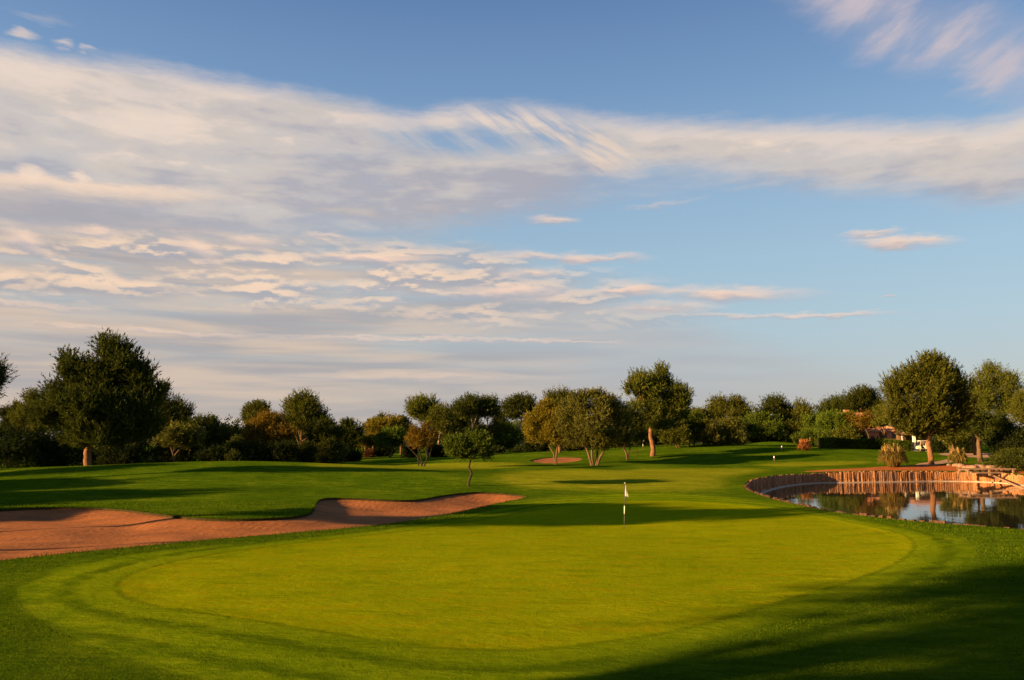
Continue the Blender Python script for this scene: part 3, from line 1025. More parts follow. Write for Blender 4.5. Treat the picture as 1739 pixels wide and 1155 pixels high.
# ------------------------------------------------------------------ trees
def leaves(lobes, n_clump, per, clump_r, ll, lw, rng, up=0.25, gap=0.35, shell=0.4, hang=0.0, needle=True, tuft=0.0):
    """leaf faces gathered in clumps over the shells of the lobes. lobes: (x,y,z,rx,ry,rz)"""
    L = np.asarray(lobes, float)
    wgt = (L[:, 3] * L[:, 4] * L[:, 5]) ** (0.66)
    wgt /= wgt.sum()
    k = rng.choice(len(L), n_clump, p=wgt)
    d = rng.normal(size=(n_clump, 3)); d /= np.linalg.norm(d, axis=1)[:, None]
    r = (1 - rng.random(n_clump) ** 1.6 * (1 - shell))
    c = L[k, :3] + d * r[:, None] * L[k, 3:6]
    # thin it with a coarse lattice of random holes, so light and sky get through
    freq = 1.7 / max(clump_r * 2.0, .3)
    nn = (np.sin(c[:, 0] * freq + 1.3 * np.sin(c[:, 1] * freq * .8)) * np.sin(c[:, 2] * freq * 1.2 + 2.1 * np.sin(c[:, 0] * freq * .6)) * np.cos(c[:, 1] * freq * .9))
    keep = nn > -1 + gap
    c, d, k = c[keep], d[keep], k[keep]
    m = len(c)
    tint_c = np.clip(rng.normal(0.5, 0.22, m), 0, 1)
    cr = clump_r * rng.uniform(0.55, 1.3, m)
    c = np.repeat(c, per, axis=0); dd = np.repeat(d, per, axis=0); cr = np.repeat(cr, per)
    tc = np.repeat(tint_c, per)
    n = len(c)
    o = rng.normal(size=(n, 3)); o /= np.linalg.norm(o, axis=1)[:, None]
    o *= (rng.random(n) ** 0.5)[:, None]
    if tuft:
        g_ = dd * 0.85 + rng.normal(size=(m, 3)).repeat(per, axis=0) * 0.25
        g_[:, 2] += 0.9
        g_ /= np.linalg.norm(g_, axis=1)[:, None]
        al = rng.uniform(-.8, 1.0, n)
        p = c + g_ * (al * cr * (1 + tuft))[:, None] + o * (cr * (0.46 - .10 * tuft) * (1.15 - al))[:, None] * .9
        o = o * .6 + g_ * 1.0
    else:
        p = c + o * cr[:, None] * np.array([1, 1, 0.8])
    ax = o * 1.0 + dd * 0.7 + rng.normal(size=(n, 3)) * 0.45
    ax[:, 2] += up - hang
    ax /= np.linalg.norm(ax, axis=1)[:, None] + 1e-9
    sd = np.cross(ax, rng.normal(size=(n, 3)))
    sd /= np.linalg.norm(sd, axis=1)[:, None] + 1e-9
    l = ll * rng.uniform(0.6, 1.35, n)[:, None]
    w = lw * rng.uniform(0.7, 1.3, n)[:, None]
    if needle:
        V = np.stack([p - sd * w * .5, p + sd * w * .5, p + ax * l], 1).reshape(-1, 3)
        Fc = np.arange(n * 3).reshape(-1, 3)
        kk = 3
    else:
        V = np.stack([p, p + ax * l * .45 - sd * w * .5, p + ax * l, p + ax * l * .55 + sd * w * .5], 1).reshape(-1, 3)
        Fc = np.arange(n * 4).reshape(-1, 4)
        kk = 4
    t = np.clip(np.repeat(tc + rng.normal(0, .08, n), kk), 0, 1)
    return V, Fc, t


TREE_COUNT = [0]


def crown_lobes(px, d, base_z, lobes_px, rng, depth=1.0):
    """lobes measured on the photograph -> metres relative to the tree's foot"""
    k = d / F
    out = []
    x0 = (px - PW / 2) * k
    for (lx, ly, rx, ry) in lobes_px:
        X = (lx - px) * k
        Z = CAMH + (HORIZON - ly) * k - base_z
        rm = (rx + ry) / 2 * k
        Y = rng.uniform(-.5, .5) * rm * depth
        out.append((X, Y, Z, rx * k, max(rx, ry) * k * rng.uniform(.8, 1.05) * depth, ry * k))
    return out


def fill_lobes(lobes, rng, extra=2.0):
    """break each lobe into a handful of smaller ones on its surface, so that the outline is lumpy"""
    out = []
    for (x, y, z, rx, ry, rz) in lobes:
        out.append((x, y, z, rx * .78, ry * .78, rz * .78))
        nb = int(8 + extra * 4)
        for _ in range(nb):
            d = rng.normal(size=3); d /= np.linalg.norm(d)
            if d[2] < -0.5: d[2] *= -.5
            s = rng.uniform(.18, .40)
            q_ = rng.uniform(.70, .92)
            out.append((x + d[0] * rx * q_, y + d[1] * ry * q_, z + d[2] * rz * q_, rx * s, ry * s, max(rz * s, rx * s * .6)))
    return out


def make_tree(name, label, cat, px, d, lobes_px, leaf='leaf_pine', bark='bark_pine', trunk=None, tw=6, stems=None, n=1500, per=11,
              cr=None, ll=None, lw=None, up=0.25, gap=0.35, group=None, seed=None, needle=True, fork=None, sub=True, limbs=True, hang=0.0, depth=1.0):
    """px, d: photograph column of the foot and distance. lobes_px: (x, y, rx, ry) on the photograph.
    trunk: list of (x, y) photograph points from foot to crown. stems: list of such lists."""
    TREE_COUNT[0] += 1
    rng = np.random.default_rng(seed if seed is not None else 100 + TREE_COUNT[0])
    p = at(px, d)
    root = empty(name, tuple(p), label, cat, group)
    k = d / F
    L = crown_lobes(px, d, p[2], lobes_px, rng, depth)
    LL = fill_lobes(L, rng) if sub else L
    if cat == 'shrub':      # shrubs reach the ground
        for l in list(L):
            if l[2] > 0.6:
                LL.append((l[0], l[1], max(l[2] * .35, .5), l[3] * .95, l[4] * .9, max(l[2] * .45, .6)))
    pr = k / 0.589                                  # size of one rendered pixel out there
    cr = cr or max(0.42, 3.2 * pr)
    ll = ll or max(0.20, 1.9 * pr)
    lw = lw or ll * 0.34
    V, Fc, t = leaves(LL, n, per, cr, ll, lw, rng, up, gap, needle=needle, hang=hang, tuft=1.15 if needle else 0.35)
    V[:, 2] = np.maximum(V[:, 2], -0.05)
    me = np_mesh('crown', V, [Fc], False, {'tint': t})
    link('crown', me, leaf, root)
    if trunk is None and stems is None:
        return root
    m = MB()
    def P3(q, y=0.0):
        return np.array([(q[0] - px) * k, y, CAMH + (HORIZON - q[1]) * k - p[2]])
    allst = stems if stems is not None else [trunk]
    for si, st in enumerate(allst):
        w0 = tw * k * 0.5 * (1.0 if stems is None else 0.62)
        yj = 0.0 if si == 0 else rng.uniform(-.12, .12) * tw * k * 4
        pts = []
        ns = 4
        for a in range(len(st) - 1):
            A_, B_ = P3(st[a]), P3(st[a + 1])
            for b in range(ns):
                pts.append(A_ + (B_ - A_) * b / ns)
        pts.append(P3(st[-1]))
        pts = np.array(pts)
        pts[0, 2] = -0.3
        tt = np.linspace(0, 1, len(pts))
        pts[:, 1] += yj * tt * 3
        pts[1:, :2] += rng.normal(0, w0 * .06, (len(pts) - 1, 2))
        rad = w0 * (1.0 - 0.38 * tt)
        rad[0] *= 1.18
        if len(rad) > 2: rad[1] *= 1.08
        m.tube(pts, rad, 12, wob=0.045, rng=rng)
        # limbs to the lobes
        if limbs:
            tip = pts[-1]
            near = L if stems is None else [l for l in L if True]
            sel = list(near)
            rng.shuffle(sel)
            for l in sel[: (9 if stems is None else 3)]:
                c = np.array(l[:3])
                q0 = pts[-1 - int(rng.integers(0, min(4, len(pts) - 1)))]
                mid = (q0 + c) / 2 + np.array([0, 0, -0.08 * np.linalg.norm(c - q0)])
                e = c + rng.normal(0, .15, 3) * np.array(l[3:6])
                ss = np.linspace(0, 1, 6)[:, None]
                cur = q0 * (1 - ss) ** 2 + 2 * mid * ss * (1 - ss) + e * ss ** 2
                m.tube(cur, w0 * np.linspace(.55, .12, 6), 6, wob=0.06, rng=rng)
                for _ in range(3):
                    dd = rng.normal(size=3); dd /= np.linalg.norm(dd); dd[2] = abs(dd[2])
                    e2 = c + dd * np.array(l[3:6]) * .75
                    s0 = cur[int(rng.integers(2, 5))]
                    cu2 = s0 + (e2 - s0) * np.linspace(0, 1, 4)[:, None]
                    m.tube(cu2, w0 * np.linspace(.2, .05, 4), 5, cap=False)
    m.build('trunk', bark, root, True)
    return root


def E_(x0, x1, y0, y1, n, seed, flat=0.0):
    """n lobes filling an envelope on the photograph"""
    rng = np.random.default_rng(seed)
    cx, cy, rx, ry = (x0 + x1) / 2, (y0 + y1) / 2, (x1 - x0) / 2, (y1 - y0) / 2
    out = [(cx, cy, rx * .72, ry * .72)]
    for i in range(n - 1):
        a = 2 * math.pi * (i + rng.uniform(-.3, .3)) / (n - 1)
        f = rng.uniform(.34, .5)
        s = rng.uniform(.95, 1.1) - f
        out.append((cx + math.cos(a) * rx * s, cy - math.sin(a) * ry * s, rx * f, ry * f * (1 - flat * .3)))
    return out


# ---- hero trees
make_tree('pine_tree', 'tallest dark pine at the left with a thick leaning bare trunk on the mound', 'pine tree', 158, 84,
          [(185, 603, 26, 22), (215, 618, 26, 24), (133, 630, 34, 24), (160, 650, 50, 30), (222, 655, 42, 34), (264, 672, 15, 12), (118, 672, 32, 24),
           (100, 705, 36, 24), (165, 695, 62, 34), (225, 700, 50, 36), (135, 745, 30, 15), (185, 740, 50, 20), (240, 725, 34, 28), (175, 584, 14, 12),
           (205, 594, 12, 12), (236, 628, 12, 14), (110, 612, 12, 10), (190, 640, 40, 26), (150, 718, 42, 24), (205, 725, 46, 22)],
          'leaf_pine_dark', 'bark_pine', [(158, 799), (156, 780), (155, 765), (162, 750), (168, 720), (175, 690)], 13, n=9000, per=15, cr=0.50, ll=0.34, lw=0.11, up=0.55, gap=0.24, seed=1)
make_tree('pine_tree', 'round tall pine on red earth by the pond, orange lit trunk', 'pine tree', 1574, 110,
          [(1580, 628, 30, 18), (1608, 645, 26, 24), (1550, 645, 30, 24), (1525, 668, 30, 24), (1570, 668, 42, 30), (1615, 675, 32, 30), (1520, 695, 26, 22),
           (1560, 705, 42, 22), (1605, 708, 40, 22), (1635, 695, 22, 24), (1545, 726, 28, 10), (1590, 728, 40, 12), (1580, 614, 14, 10), (1600, 625, 12, 12), (1628, 655, 14, 14), (1510, 710, 14, 12)],
          'leaf_pine', 'bark_pine', [(1574, 793), (1573, 775), (1571, 755), (1573, 738), (1574, 715), (1576, 690)], 9.5, n=6200, per=15, cr=0.55, ll=0.36, lw=0.11, up=0.6, gap=0.34, seed=2)
make_tree('young_tree', 'small dark green tree with a thin crooked trunk above the bunker', 'tree', 797, float(hit(797, 826)[1]),
          [(778, 758, 20, 15), (797, 750, 24, 12), (820, 756, 18, 14), (829, 774, 10, 9), (784, 771, 17, 7), (768, 765, 12, 9), (806, 765, 24, 12)],
          'leaf_green', 'bark_dark', [(796, 826), (798, 814), (802, 803), (797, 792), (800, 780), (799, 772)], 4.2, n=1900, per=13, cr=0.30, ll=0.17, lw=0.060, gap=0.5, seed=3, needle=False, hang=0.3)
make_tree('golden_tree', 'small golden tree with many thin bare stems rising in a fan', 'tree', 720, 108,
          [(716, 738, 20, 14), (702, 746, 14, 15), (732, 744, 15, 14), (718, 752, 22, 14), (706, 730, 8, 9), (724, 727, 8, 8)],
          'leaf_gold', 'bark_dark', None, 2.8, [[(720, 793), (712, 778), (700, 760), (694, 748)], [(720, 793), (716, 775), (709, 755), (706, 742)], [(721, 792), (727, 778), (724, 760), (722, 745)],
                                              [(722, 790), (729, 776), (735, 760), (740, 748)], [(718, 785), (716, 768), (716, 750), (716, 740)], [(714, 778), (704, 768), (696, 760), (690, 755)]],
          n=1500, per=9, cr=0.34, ll=0.22, lw=0.07, gap=0.35, up=0.6, seed=4, needle=False)
make_tree('yellow_tree', 'wide yellow-green tree beside the red bunker, forked slim trunk', 'tree', 944, 118,
          [(930, 705, 26, 20), (912, 725, 24, 22), (940, 735, 26, 24), (908, 742, 18, 14), (955, 712, 22, 22), (958, 750, 18, 14), (930, 692, 14, 10)],
          'leaf_yellow', 'bark_olive', None, 5.0, [[(944, 788), (944, 772), (946, 760), (950, 745)], [(942, 788), (940, 770), (932, 757), (925, 745)]], n=3000, per=10, cr=0.48, ll=0.30, lw=0.10, gap=0.28, seed=5, needle=False)
make_tree('olive_tree', 'broad bushy tree with several stout trunks from one base, mid field', 'tree', 1008, 114,
          [(1005, 690, 38, 24), (975, 700, 26, 26), (1035, 695, 30, 24), (1055, 715, 20, 26), (965, 728, 22, 22), (1005, 722, 42, 26), (1045, 740, 28, 20), (985, 748, 26, 16), (1015, 755, 24, 12), (1065, 735, 10, 12), (1000, 674, 20, 10)],
          'leaf_olive', 'bark_olive', None, 7.0, [[(1004, 791), (1000, 778), (996, 765), (990, 750)], [(1006, 791), (1004, 775), (1004, 762), (1005, 745)], [(1010, 791), (1013, 778), (1014, 762), (1018, 745)], [(1012, 791), (1018, 776), (1024, 766), (1032, 750)]],
          n=5600, per=12, cr=0.45, ll=0.28, lw=0.10, gap=0.22, up=0.5, seed=6, needle=False)
make_tree('pine_tree', 'tall two-topped pine with a straight orange trunk, centre right', 'pine tree', 1106, 134,
          [(1094, 650, 26, 17), (1125, 647, 16, 20), (1124, 631, 9, 9), (1080, 660, 18, 14), (1110, 668, 36, 22), (1153, 676, 20, 22), (1160, 690, 14, 14), (1100, 695, 30, 18), (1140, 703, 30, 20), (1118, 720, 30, 18), (1098, 715, 16, 14), (1147, 662, 10, 10)],
          'leaf_pine', 'bark_pine', [(1106, 777), (1107, 760), (1103, 740), (1104, 722), (1112, 700)], 9, n=5200, per=13, cr=0.50, ll=0.38, lw=0.12, up=0.5, gap=0.42, seed=7)
make_tree('dark_tree', 'low dark tree on a short forked trunk between olive and tall pine', 'tree', 1063, 128,
          [(1060, 718, 26, 22), (1072, 738, 22, 18), (1050, 748, 20, 12), (1078, 722, 14, 18), (1062, 700, 16, 10)], 'leaf_pine_dark', 'bark_olive', None, 4.5,
          [[(1063, 774), (1060, 766), (1055, 755)], [(1064, 774), (1068, 764), (1072, 750)]], n=2000, per=11, seed=8, gap=.2)
for (lab, px, d, lobes, tw, leaf, sd, stems) in [
    ('rounded dark tree with pale forked trunk right of the tall pine', 1148, 150, [(1148, 738, 26, 20), (1135, 745, 16, 14), (1160, 748, 16, 12), (1150, 722, 18, 12)], 5, 'leaf_pine', 21, [[(1148, 770), (1147, 760), (1143, 750)], [(1149, 770), (1151, 758), (1154, 748)]]),
    ('bright leafy green tree second right of the tall pine', 1171, 154, [(1172, 712, 20, 14), (1178, 728, 22, 18), (1162, 730, 14, 16), (1173, 745, 18, 8)], 4.5, 'leaf_green', 22, [[(1171, 767), (1169, 758), (1166, 748)], [(1172, 767), (1176, 756), (1179, 748)]]),
    ('compact olive tree third right of the tall pine', 1201, 152, [(1202, 728, 18, 14), (1194, 742, 16, 12), (1212, 742, 16, 14), (1202, 750, 18, 8)], 4.8, 'leaf_olive', 23, [[(1201, 768), (1202, 758), (1202, 745)], [(1201, 766), (1198, 756), (1196, 748)]]),
    ('small lit olive tree last on the mound with leaning trunk', 1240, 153, [(1240, 724, 15, 12), (1233, 742, 12, 12), (1248, 742, 13, 14), (1254, 750, 9, 8), (1230, 752, 9, 6)], 4, 'leaf_olive', 24, [[(1240, 767), (1239, 757), (1237, 745)]])]:
    make_tree('olive_tree', lab, 'tree', px, d, lobes, leaf, 'bark_olive', None, tw, stems, n=1700, per=10, cr=0.5, ll=0.33, lw=0.11, gap=.25, seed=sd, needle=False)
# tall bare-trunked pines in the middle distance
make_tree('stone_pine', 'tall pine with forked pale trunk behind the small dark tree', 'pine tree', 803, 190,
          [(800, 693, 26, 10), (786, 698, 16, 10), (815, 695, 14, 12), (800, 685, 16, 6), (790, 706, 10, 6)], 'leaf_pine_dark', 'bark_pale', None, 3.4, [[(804, 770), (803, 740), (803, 722), (800, 708), (797, 698)], [(803, 724), (807, 716), (811, 704), (812, 696)]], n=1900, per=9, seed=31, gap=.5)
make_tree('stone_pine', 'slender pine with a single straight pale trunk, narrow crown', 'pine tree', 827, 192,
          [(828, 692, 15, 10), (838, 698, 13, 12), (820, 702, 10, 8), (832, 685, 10, 6)], 'leaf_pine', 'bark_pale', [(827, 772), (826, 745), (828, 722), (829, 703)], 3.0, n=1300, per=9, seed=32, gap=.5)
make_tree('stone_pine', 'spreading umbrella pine with long curved pale trunk left of yellow tree', 'pine tree', 881, 188,
          [(884, 688, 22, 9), (868, 694, 14, 9), (896, 696, 12, 10), (884, 681, 12, 5), (872, 706, 14, 6), (862, 700, 8, 8)], 'leaf_pine_dark', 'bark_pale', [(881, 768), (883, 745), (884, 722), (886, 708), (889, 698)], 3.6, n=1900, per=9, seed=33, gap=.5)
make_tree('pine_tree', 'tall loose pine rising behind the golden fan-stemmed tree', 'pine tree', 728, 182,
          [(712, 692, 18, 12), (728, 690, 16, 12), (705, 702, 14, 12), (722, 708, 22, 14), (740, 706, 16, 16), (716, 684, 10, 6), (735, 720, 14, 12)], 'leaf_pine', 'bark_pale', [(728, 772), (727, 745), (724, 722), (722, 705)], 4, n=2200, per=9, seed=34, gap=.25)
make_tree('pine_tree', 'dense upright pine with pale trunk, right of the loose pine', 'pine tree', 746, 178,
          [(750, 705, 15, 14), (742, 718, 14, 12), (758, 716, 14, 14), (752, 728, 16, 10)], 'leaf_pine', 'bark_pale', [(746, 774), (746, 752), (748, 730)], 3.6, n=1500, per=9, seed=35, gap=.2)
make_tree('pine_tree', 'dark pine filling the gap left of the fork-trunked pine', 'pine tree', 773, 194, E_(756, 790, 692, 736, 5, 3), 'leaf_pine_dark', 'bark_olive', [(773, 772), (773, 730)], 3, n=1300, per=9, seed=36, gap=.2)
make_tree('pine_tree', 'pine top showing just above the yellow tree', 'pine tree', 950, 150, [(950, 675, 20, 9), (940, 684, 16, 12), (962, 682, 14, 10), (952, 700, 20, 16)], 'leaf_pine', 'bark_pine', [(950, 768), (950, 720)], 5, n=1500, per=9, seed=37)

# ---- left woodland: near row at about 125 m
left = [
    # name, label, px, d, lobes, leaf, trunk, n
    ('pine_tree', 'shaggy pine leaning out beside the tall dark pine on its left', 55, 112, [(55, 680, 14, 14), (62, 700, 22, 16), (40, 712, 18, 14), (75, 718, 22, 18), (85, 700, 14, 16)], 'leaf_pine', [(55, 790), (56, 740)], 2200),
    ('dark_tree', 'round dark tree at the left edge behind the strip of grass', 22, 118, E_(0, 45, 684, 745, 6, 5), 'leaf_pine_dark', [(22, 790), (22, 740)], 1900),
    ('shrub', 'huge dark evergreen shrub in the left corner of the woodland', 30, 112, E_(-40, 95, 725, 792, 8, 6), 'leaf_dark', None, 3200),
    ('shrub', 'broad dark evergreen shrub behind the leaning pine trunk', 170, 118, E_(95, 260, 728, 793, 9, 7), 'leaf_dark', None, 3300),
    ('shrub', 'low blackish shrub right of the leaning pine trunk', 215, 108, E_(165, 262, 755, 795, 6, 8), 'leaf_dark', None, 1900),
    ('pine_tree', 'pointed dark pine close behind the right flank of the tallest pine', 275, 125, [(275, 665, 10, 16), (268, 690, 22, 18), (285, 712, 22, 20), (260, 725, 25, 20)], 'leaf_pine_dark', [(275, 790), (275, 730)], 1900),
    ('pine_tree', 'short pine with a tufted top between dark pine and round bush', 300, 130, [(298, 692, 12, 12), (318, 700, 9, 10), (305, 715, 22, 16), (290, 730, 20, 14)], 'leaf_pine_dark', [(300, 790), (302, 720)], 1500),
    ('dark_tree', 'smooth round dark green tree right of the flat-topped olive', 358, 122, [(352, 730, 26, 22), (372, 740, 18, 24), (345, 755, 28, 26), (370, 765, 24, 22)], 'leaf_pine_dark', None, 3000),
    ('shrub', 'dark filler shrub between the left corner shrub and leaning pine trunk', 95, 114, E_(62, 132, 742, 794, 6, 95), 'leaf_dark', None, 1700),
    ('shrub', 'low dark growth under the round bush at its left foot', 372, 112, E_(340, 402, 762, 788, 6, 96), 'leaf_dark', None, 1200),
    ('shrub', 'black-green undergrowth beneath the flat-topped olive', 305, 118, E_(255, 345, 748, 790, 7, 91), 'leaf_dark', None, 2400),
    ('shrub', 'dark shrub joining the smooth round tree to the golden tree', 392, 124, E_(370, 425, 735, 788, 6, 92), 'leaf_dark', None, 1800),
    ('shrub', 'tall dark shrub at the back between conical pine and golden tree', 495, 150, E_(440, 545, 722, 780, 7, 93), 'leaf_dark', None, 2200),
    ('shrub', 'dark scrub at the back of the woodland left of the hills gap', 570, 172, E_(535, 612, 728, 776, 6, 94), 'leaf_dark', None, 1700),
    ('shrub', 'pale green shrub below the golden tree at its left', 402, 118, E_(380, 425, 742, 785, 5, 12), 'leaf_pine_dark', None, 1100),
    ('dark_tree', 'loose round-headed tree standing above the golden tree', 436, 150, [(436, 694, 18, 10), (425, 703, 14, 10), (448, 700, 12, 10), (438, 712, 20, 12)], 'leaf_pine', [(436, 780), (436, 715)], 1300),
    ('golden_tree', 'large golden brown tree with pale twisted trunk in the left woodland', 456, 126, [(455, 716, 26, 14), (438, 732, 24, 20), (470, 735, 28, 20), (452, 748, 32, 14), (490, 740, 16, 16)], 'leaf_gold', [(457, 785), (455, 770), (449, 762), (456, 750)], 2700),
    ('pine_tree', 'big conical pine standing over the middle of the left woodland', 515, 140, [(512, 680, 18, 12), (500, 692, 18, 12), (527, 690, 16, 14), (512, 705, 32, 18), (540, 708, 16, 14), (498, 718, 20, 14), (528, 726, 30, 18), (552, 722, 10, 12)], 'leaf_pine', [(515, 780), (514, 720)], 3600),
    ('dark_tree', 'dark leafy tree at the foot of the conical pine', 555, 134, E_(520, 585, 712, 775, 7, 14), 'leaf_pine_dark', None, 2200),
    ('shrub', 'long dark shrub below the golden brown tree', 470, 116, E_(415, 512, 750, 788, 7, 15), 'leaf_dark', None, 2200),
    ('shrub', 'blue-green shrub under the conical pine', 522, 120, E_(503, 542, 751, 783, 5, 16), 'leaf_pine_dark', None, 900),
    ('shrub', 'dull green shrub left of the path into the woodland', 558, 124, E_(538, 585, 748, 782, 5, 17), 'leaf_pine_dark', None, 900),
    ('shrub', 'small grey-green bush at the left end of the golden tree shade', 401, 104, E_(388, 414, 772, 788, 4, 18), 'leaf_pine_dark', None, 500),
    ('dark_tree', 'dark tree with a small flat top next to the gap showing hills', 592, 165, [(592, 720, 11, 5), (592, 735, 24, 16), (585, 750, 22, 18), (605, 745, 14, 14)], 'leaf_pine_dark', [(592, 775), (592, 740)], 1700),
    ('shrub', 'round dark clipped bush standing alone on the lawn edge', 600, 142, E_(583, 617, 768, 783, 4, 20), 'leaf_dark', None, 700),
    ('shrub', 'grey leaved shrub behind the clipped bush', 577, 140, E_(564, 592, 757, 782, 4, 21), 'leaf_olive', None, 600),
    ('yellow_tree', 'yellow-green tree with bright top left of the golden stemmed tree', 655, 178, [(640, 728, 18, 14), (662, 722, 22, 13), (655, 740, 28, 14), (675, 738, 14, 14)], 'leaf_yellow', [(655, 775), (655, 745)], 1900),
    ('dark_tree', 'dark tree on thin spread stems in front of the yellow-green tree', 666, 160, [(666, 742, 20, 14), (655, 750, 16, 10), (678, 750, 14, 12)], 'leaf_green', [(664, 778), (668, 765), (672, 752)], 1300),
    ('small_tree', 'low light green tree at the right side of the woodland gap', 624, 170, [(620, 752, 12, 8), (636, 750, 10, 8)], 'leaf_yellow', [(624, 776), (622, 760)], 600),
    ('small_tree', 'tiny pointed conifer on the skyline above the gap', 648, 215, [(648, 715, 4, 8), (648, 724, 6, 7)], 'leaf_pine', [(648, 765), (648, 725)], 260),
    ('dark_tree', 'hazy dark treetop just left of the pointed conifer', 636, 230, [(636, 722, 12, 6), (630, 730, 12, 8)], 'leaf_pine_dark', [(636, 765), (636, 730)], 420),
    ('dark_tree', 'dark treetop above the yellow-green tree on the skyline', 683, 205, [(684, 718, 12, 8), (676, 726, 14, 8), (692, 728, 10, 10)], 'leaf_pine_dark', [(683, 765), (683, 730)], 620),
    ('shrub', 'small reddish shrub below the woodland gap', 630, 165, [(630, 773, 7, 4)], 'leaf_red', None, 220),
    ('shrub', 'black-green hedge-like bush behind the golden stemmed tree on its left', 700, 152, E_(684, 712, 752, 778, 4, 25), 'leaf_dark', None, 800),
    ('shrub', 'black-green bush right behind the golden stemmed tree', 748, 150, E_(728, 764, 758, 778, 4, 26), 'leaf_dark', None, 800),
    ('shrub', 'dark bush under the dark spread-stemmed tree', 655, 166, E_(636, 672, 752, 777, 4, 27), 'leaf_dark', None, 800),
]
for i, (nm, lab, px, d, lobes, leaf, trunk, n) in enumerate(left):
    cat = {'shrub': 'shrub', 'pine_tree': 'pine tree'}.get(nm, 'tree')
    make_tree(nm, lab, cat, px, d, lobes, leaf, 'bark_olive', trunk, 4, n=n, per=10, gap=.18, seed=200 + i, needle=(nm == 'pine_tree'), up=.35)
make_tree('olive_tree', 'flat-topped pale olive tree on a thin forked trunk behind the mound', 'tree', 301, 112,
          [(290, 738, 20, 12), (310, 732, 24, 11), (330, 742, 20, 14), (305, 750, 36, 12), (285, 750, 16, 10)], 'leaf_olive', 'bark_olive', None, 4,
          [[(301, 786), (300, 772), (295, 760)], [(301, 775), (308, 765), (314, 757)]], n=2200, per=11, cr=.42, ll=.26, lw=.09, gap=.28, seed=51, needle=False)

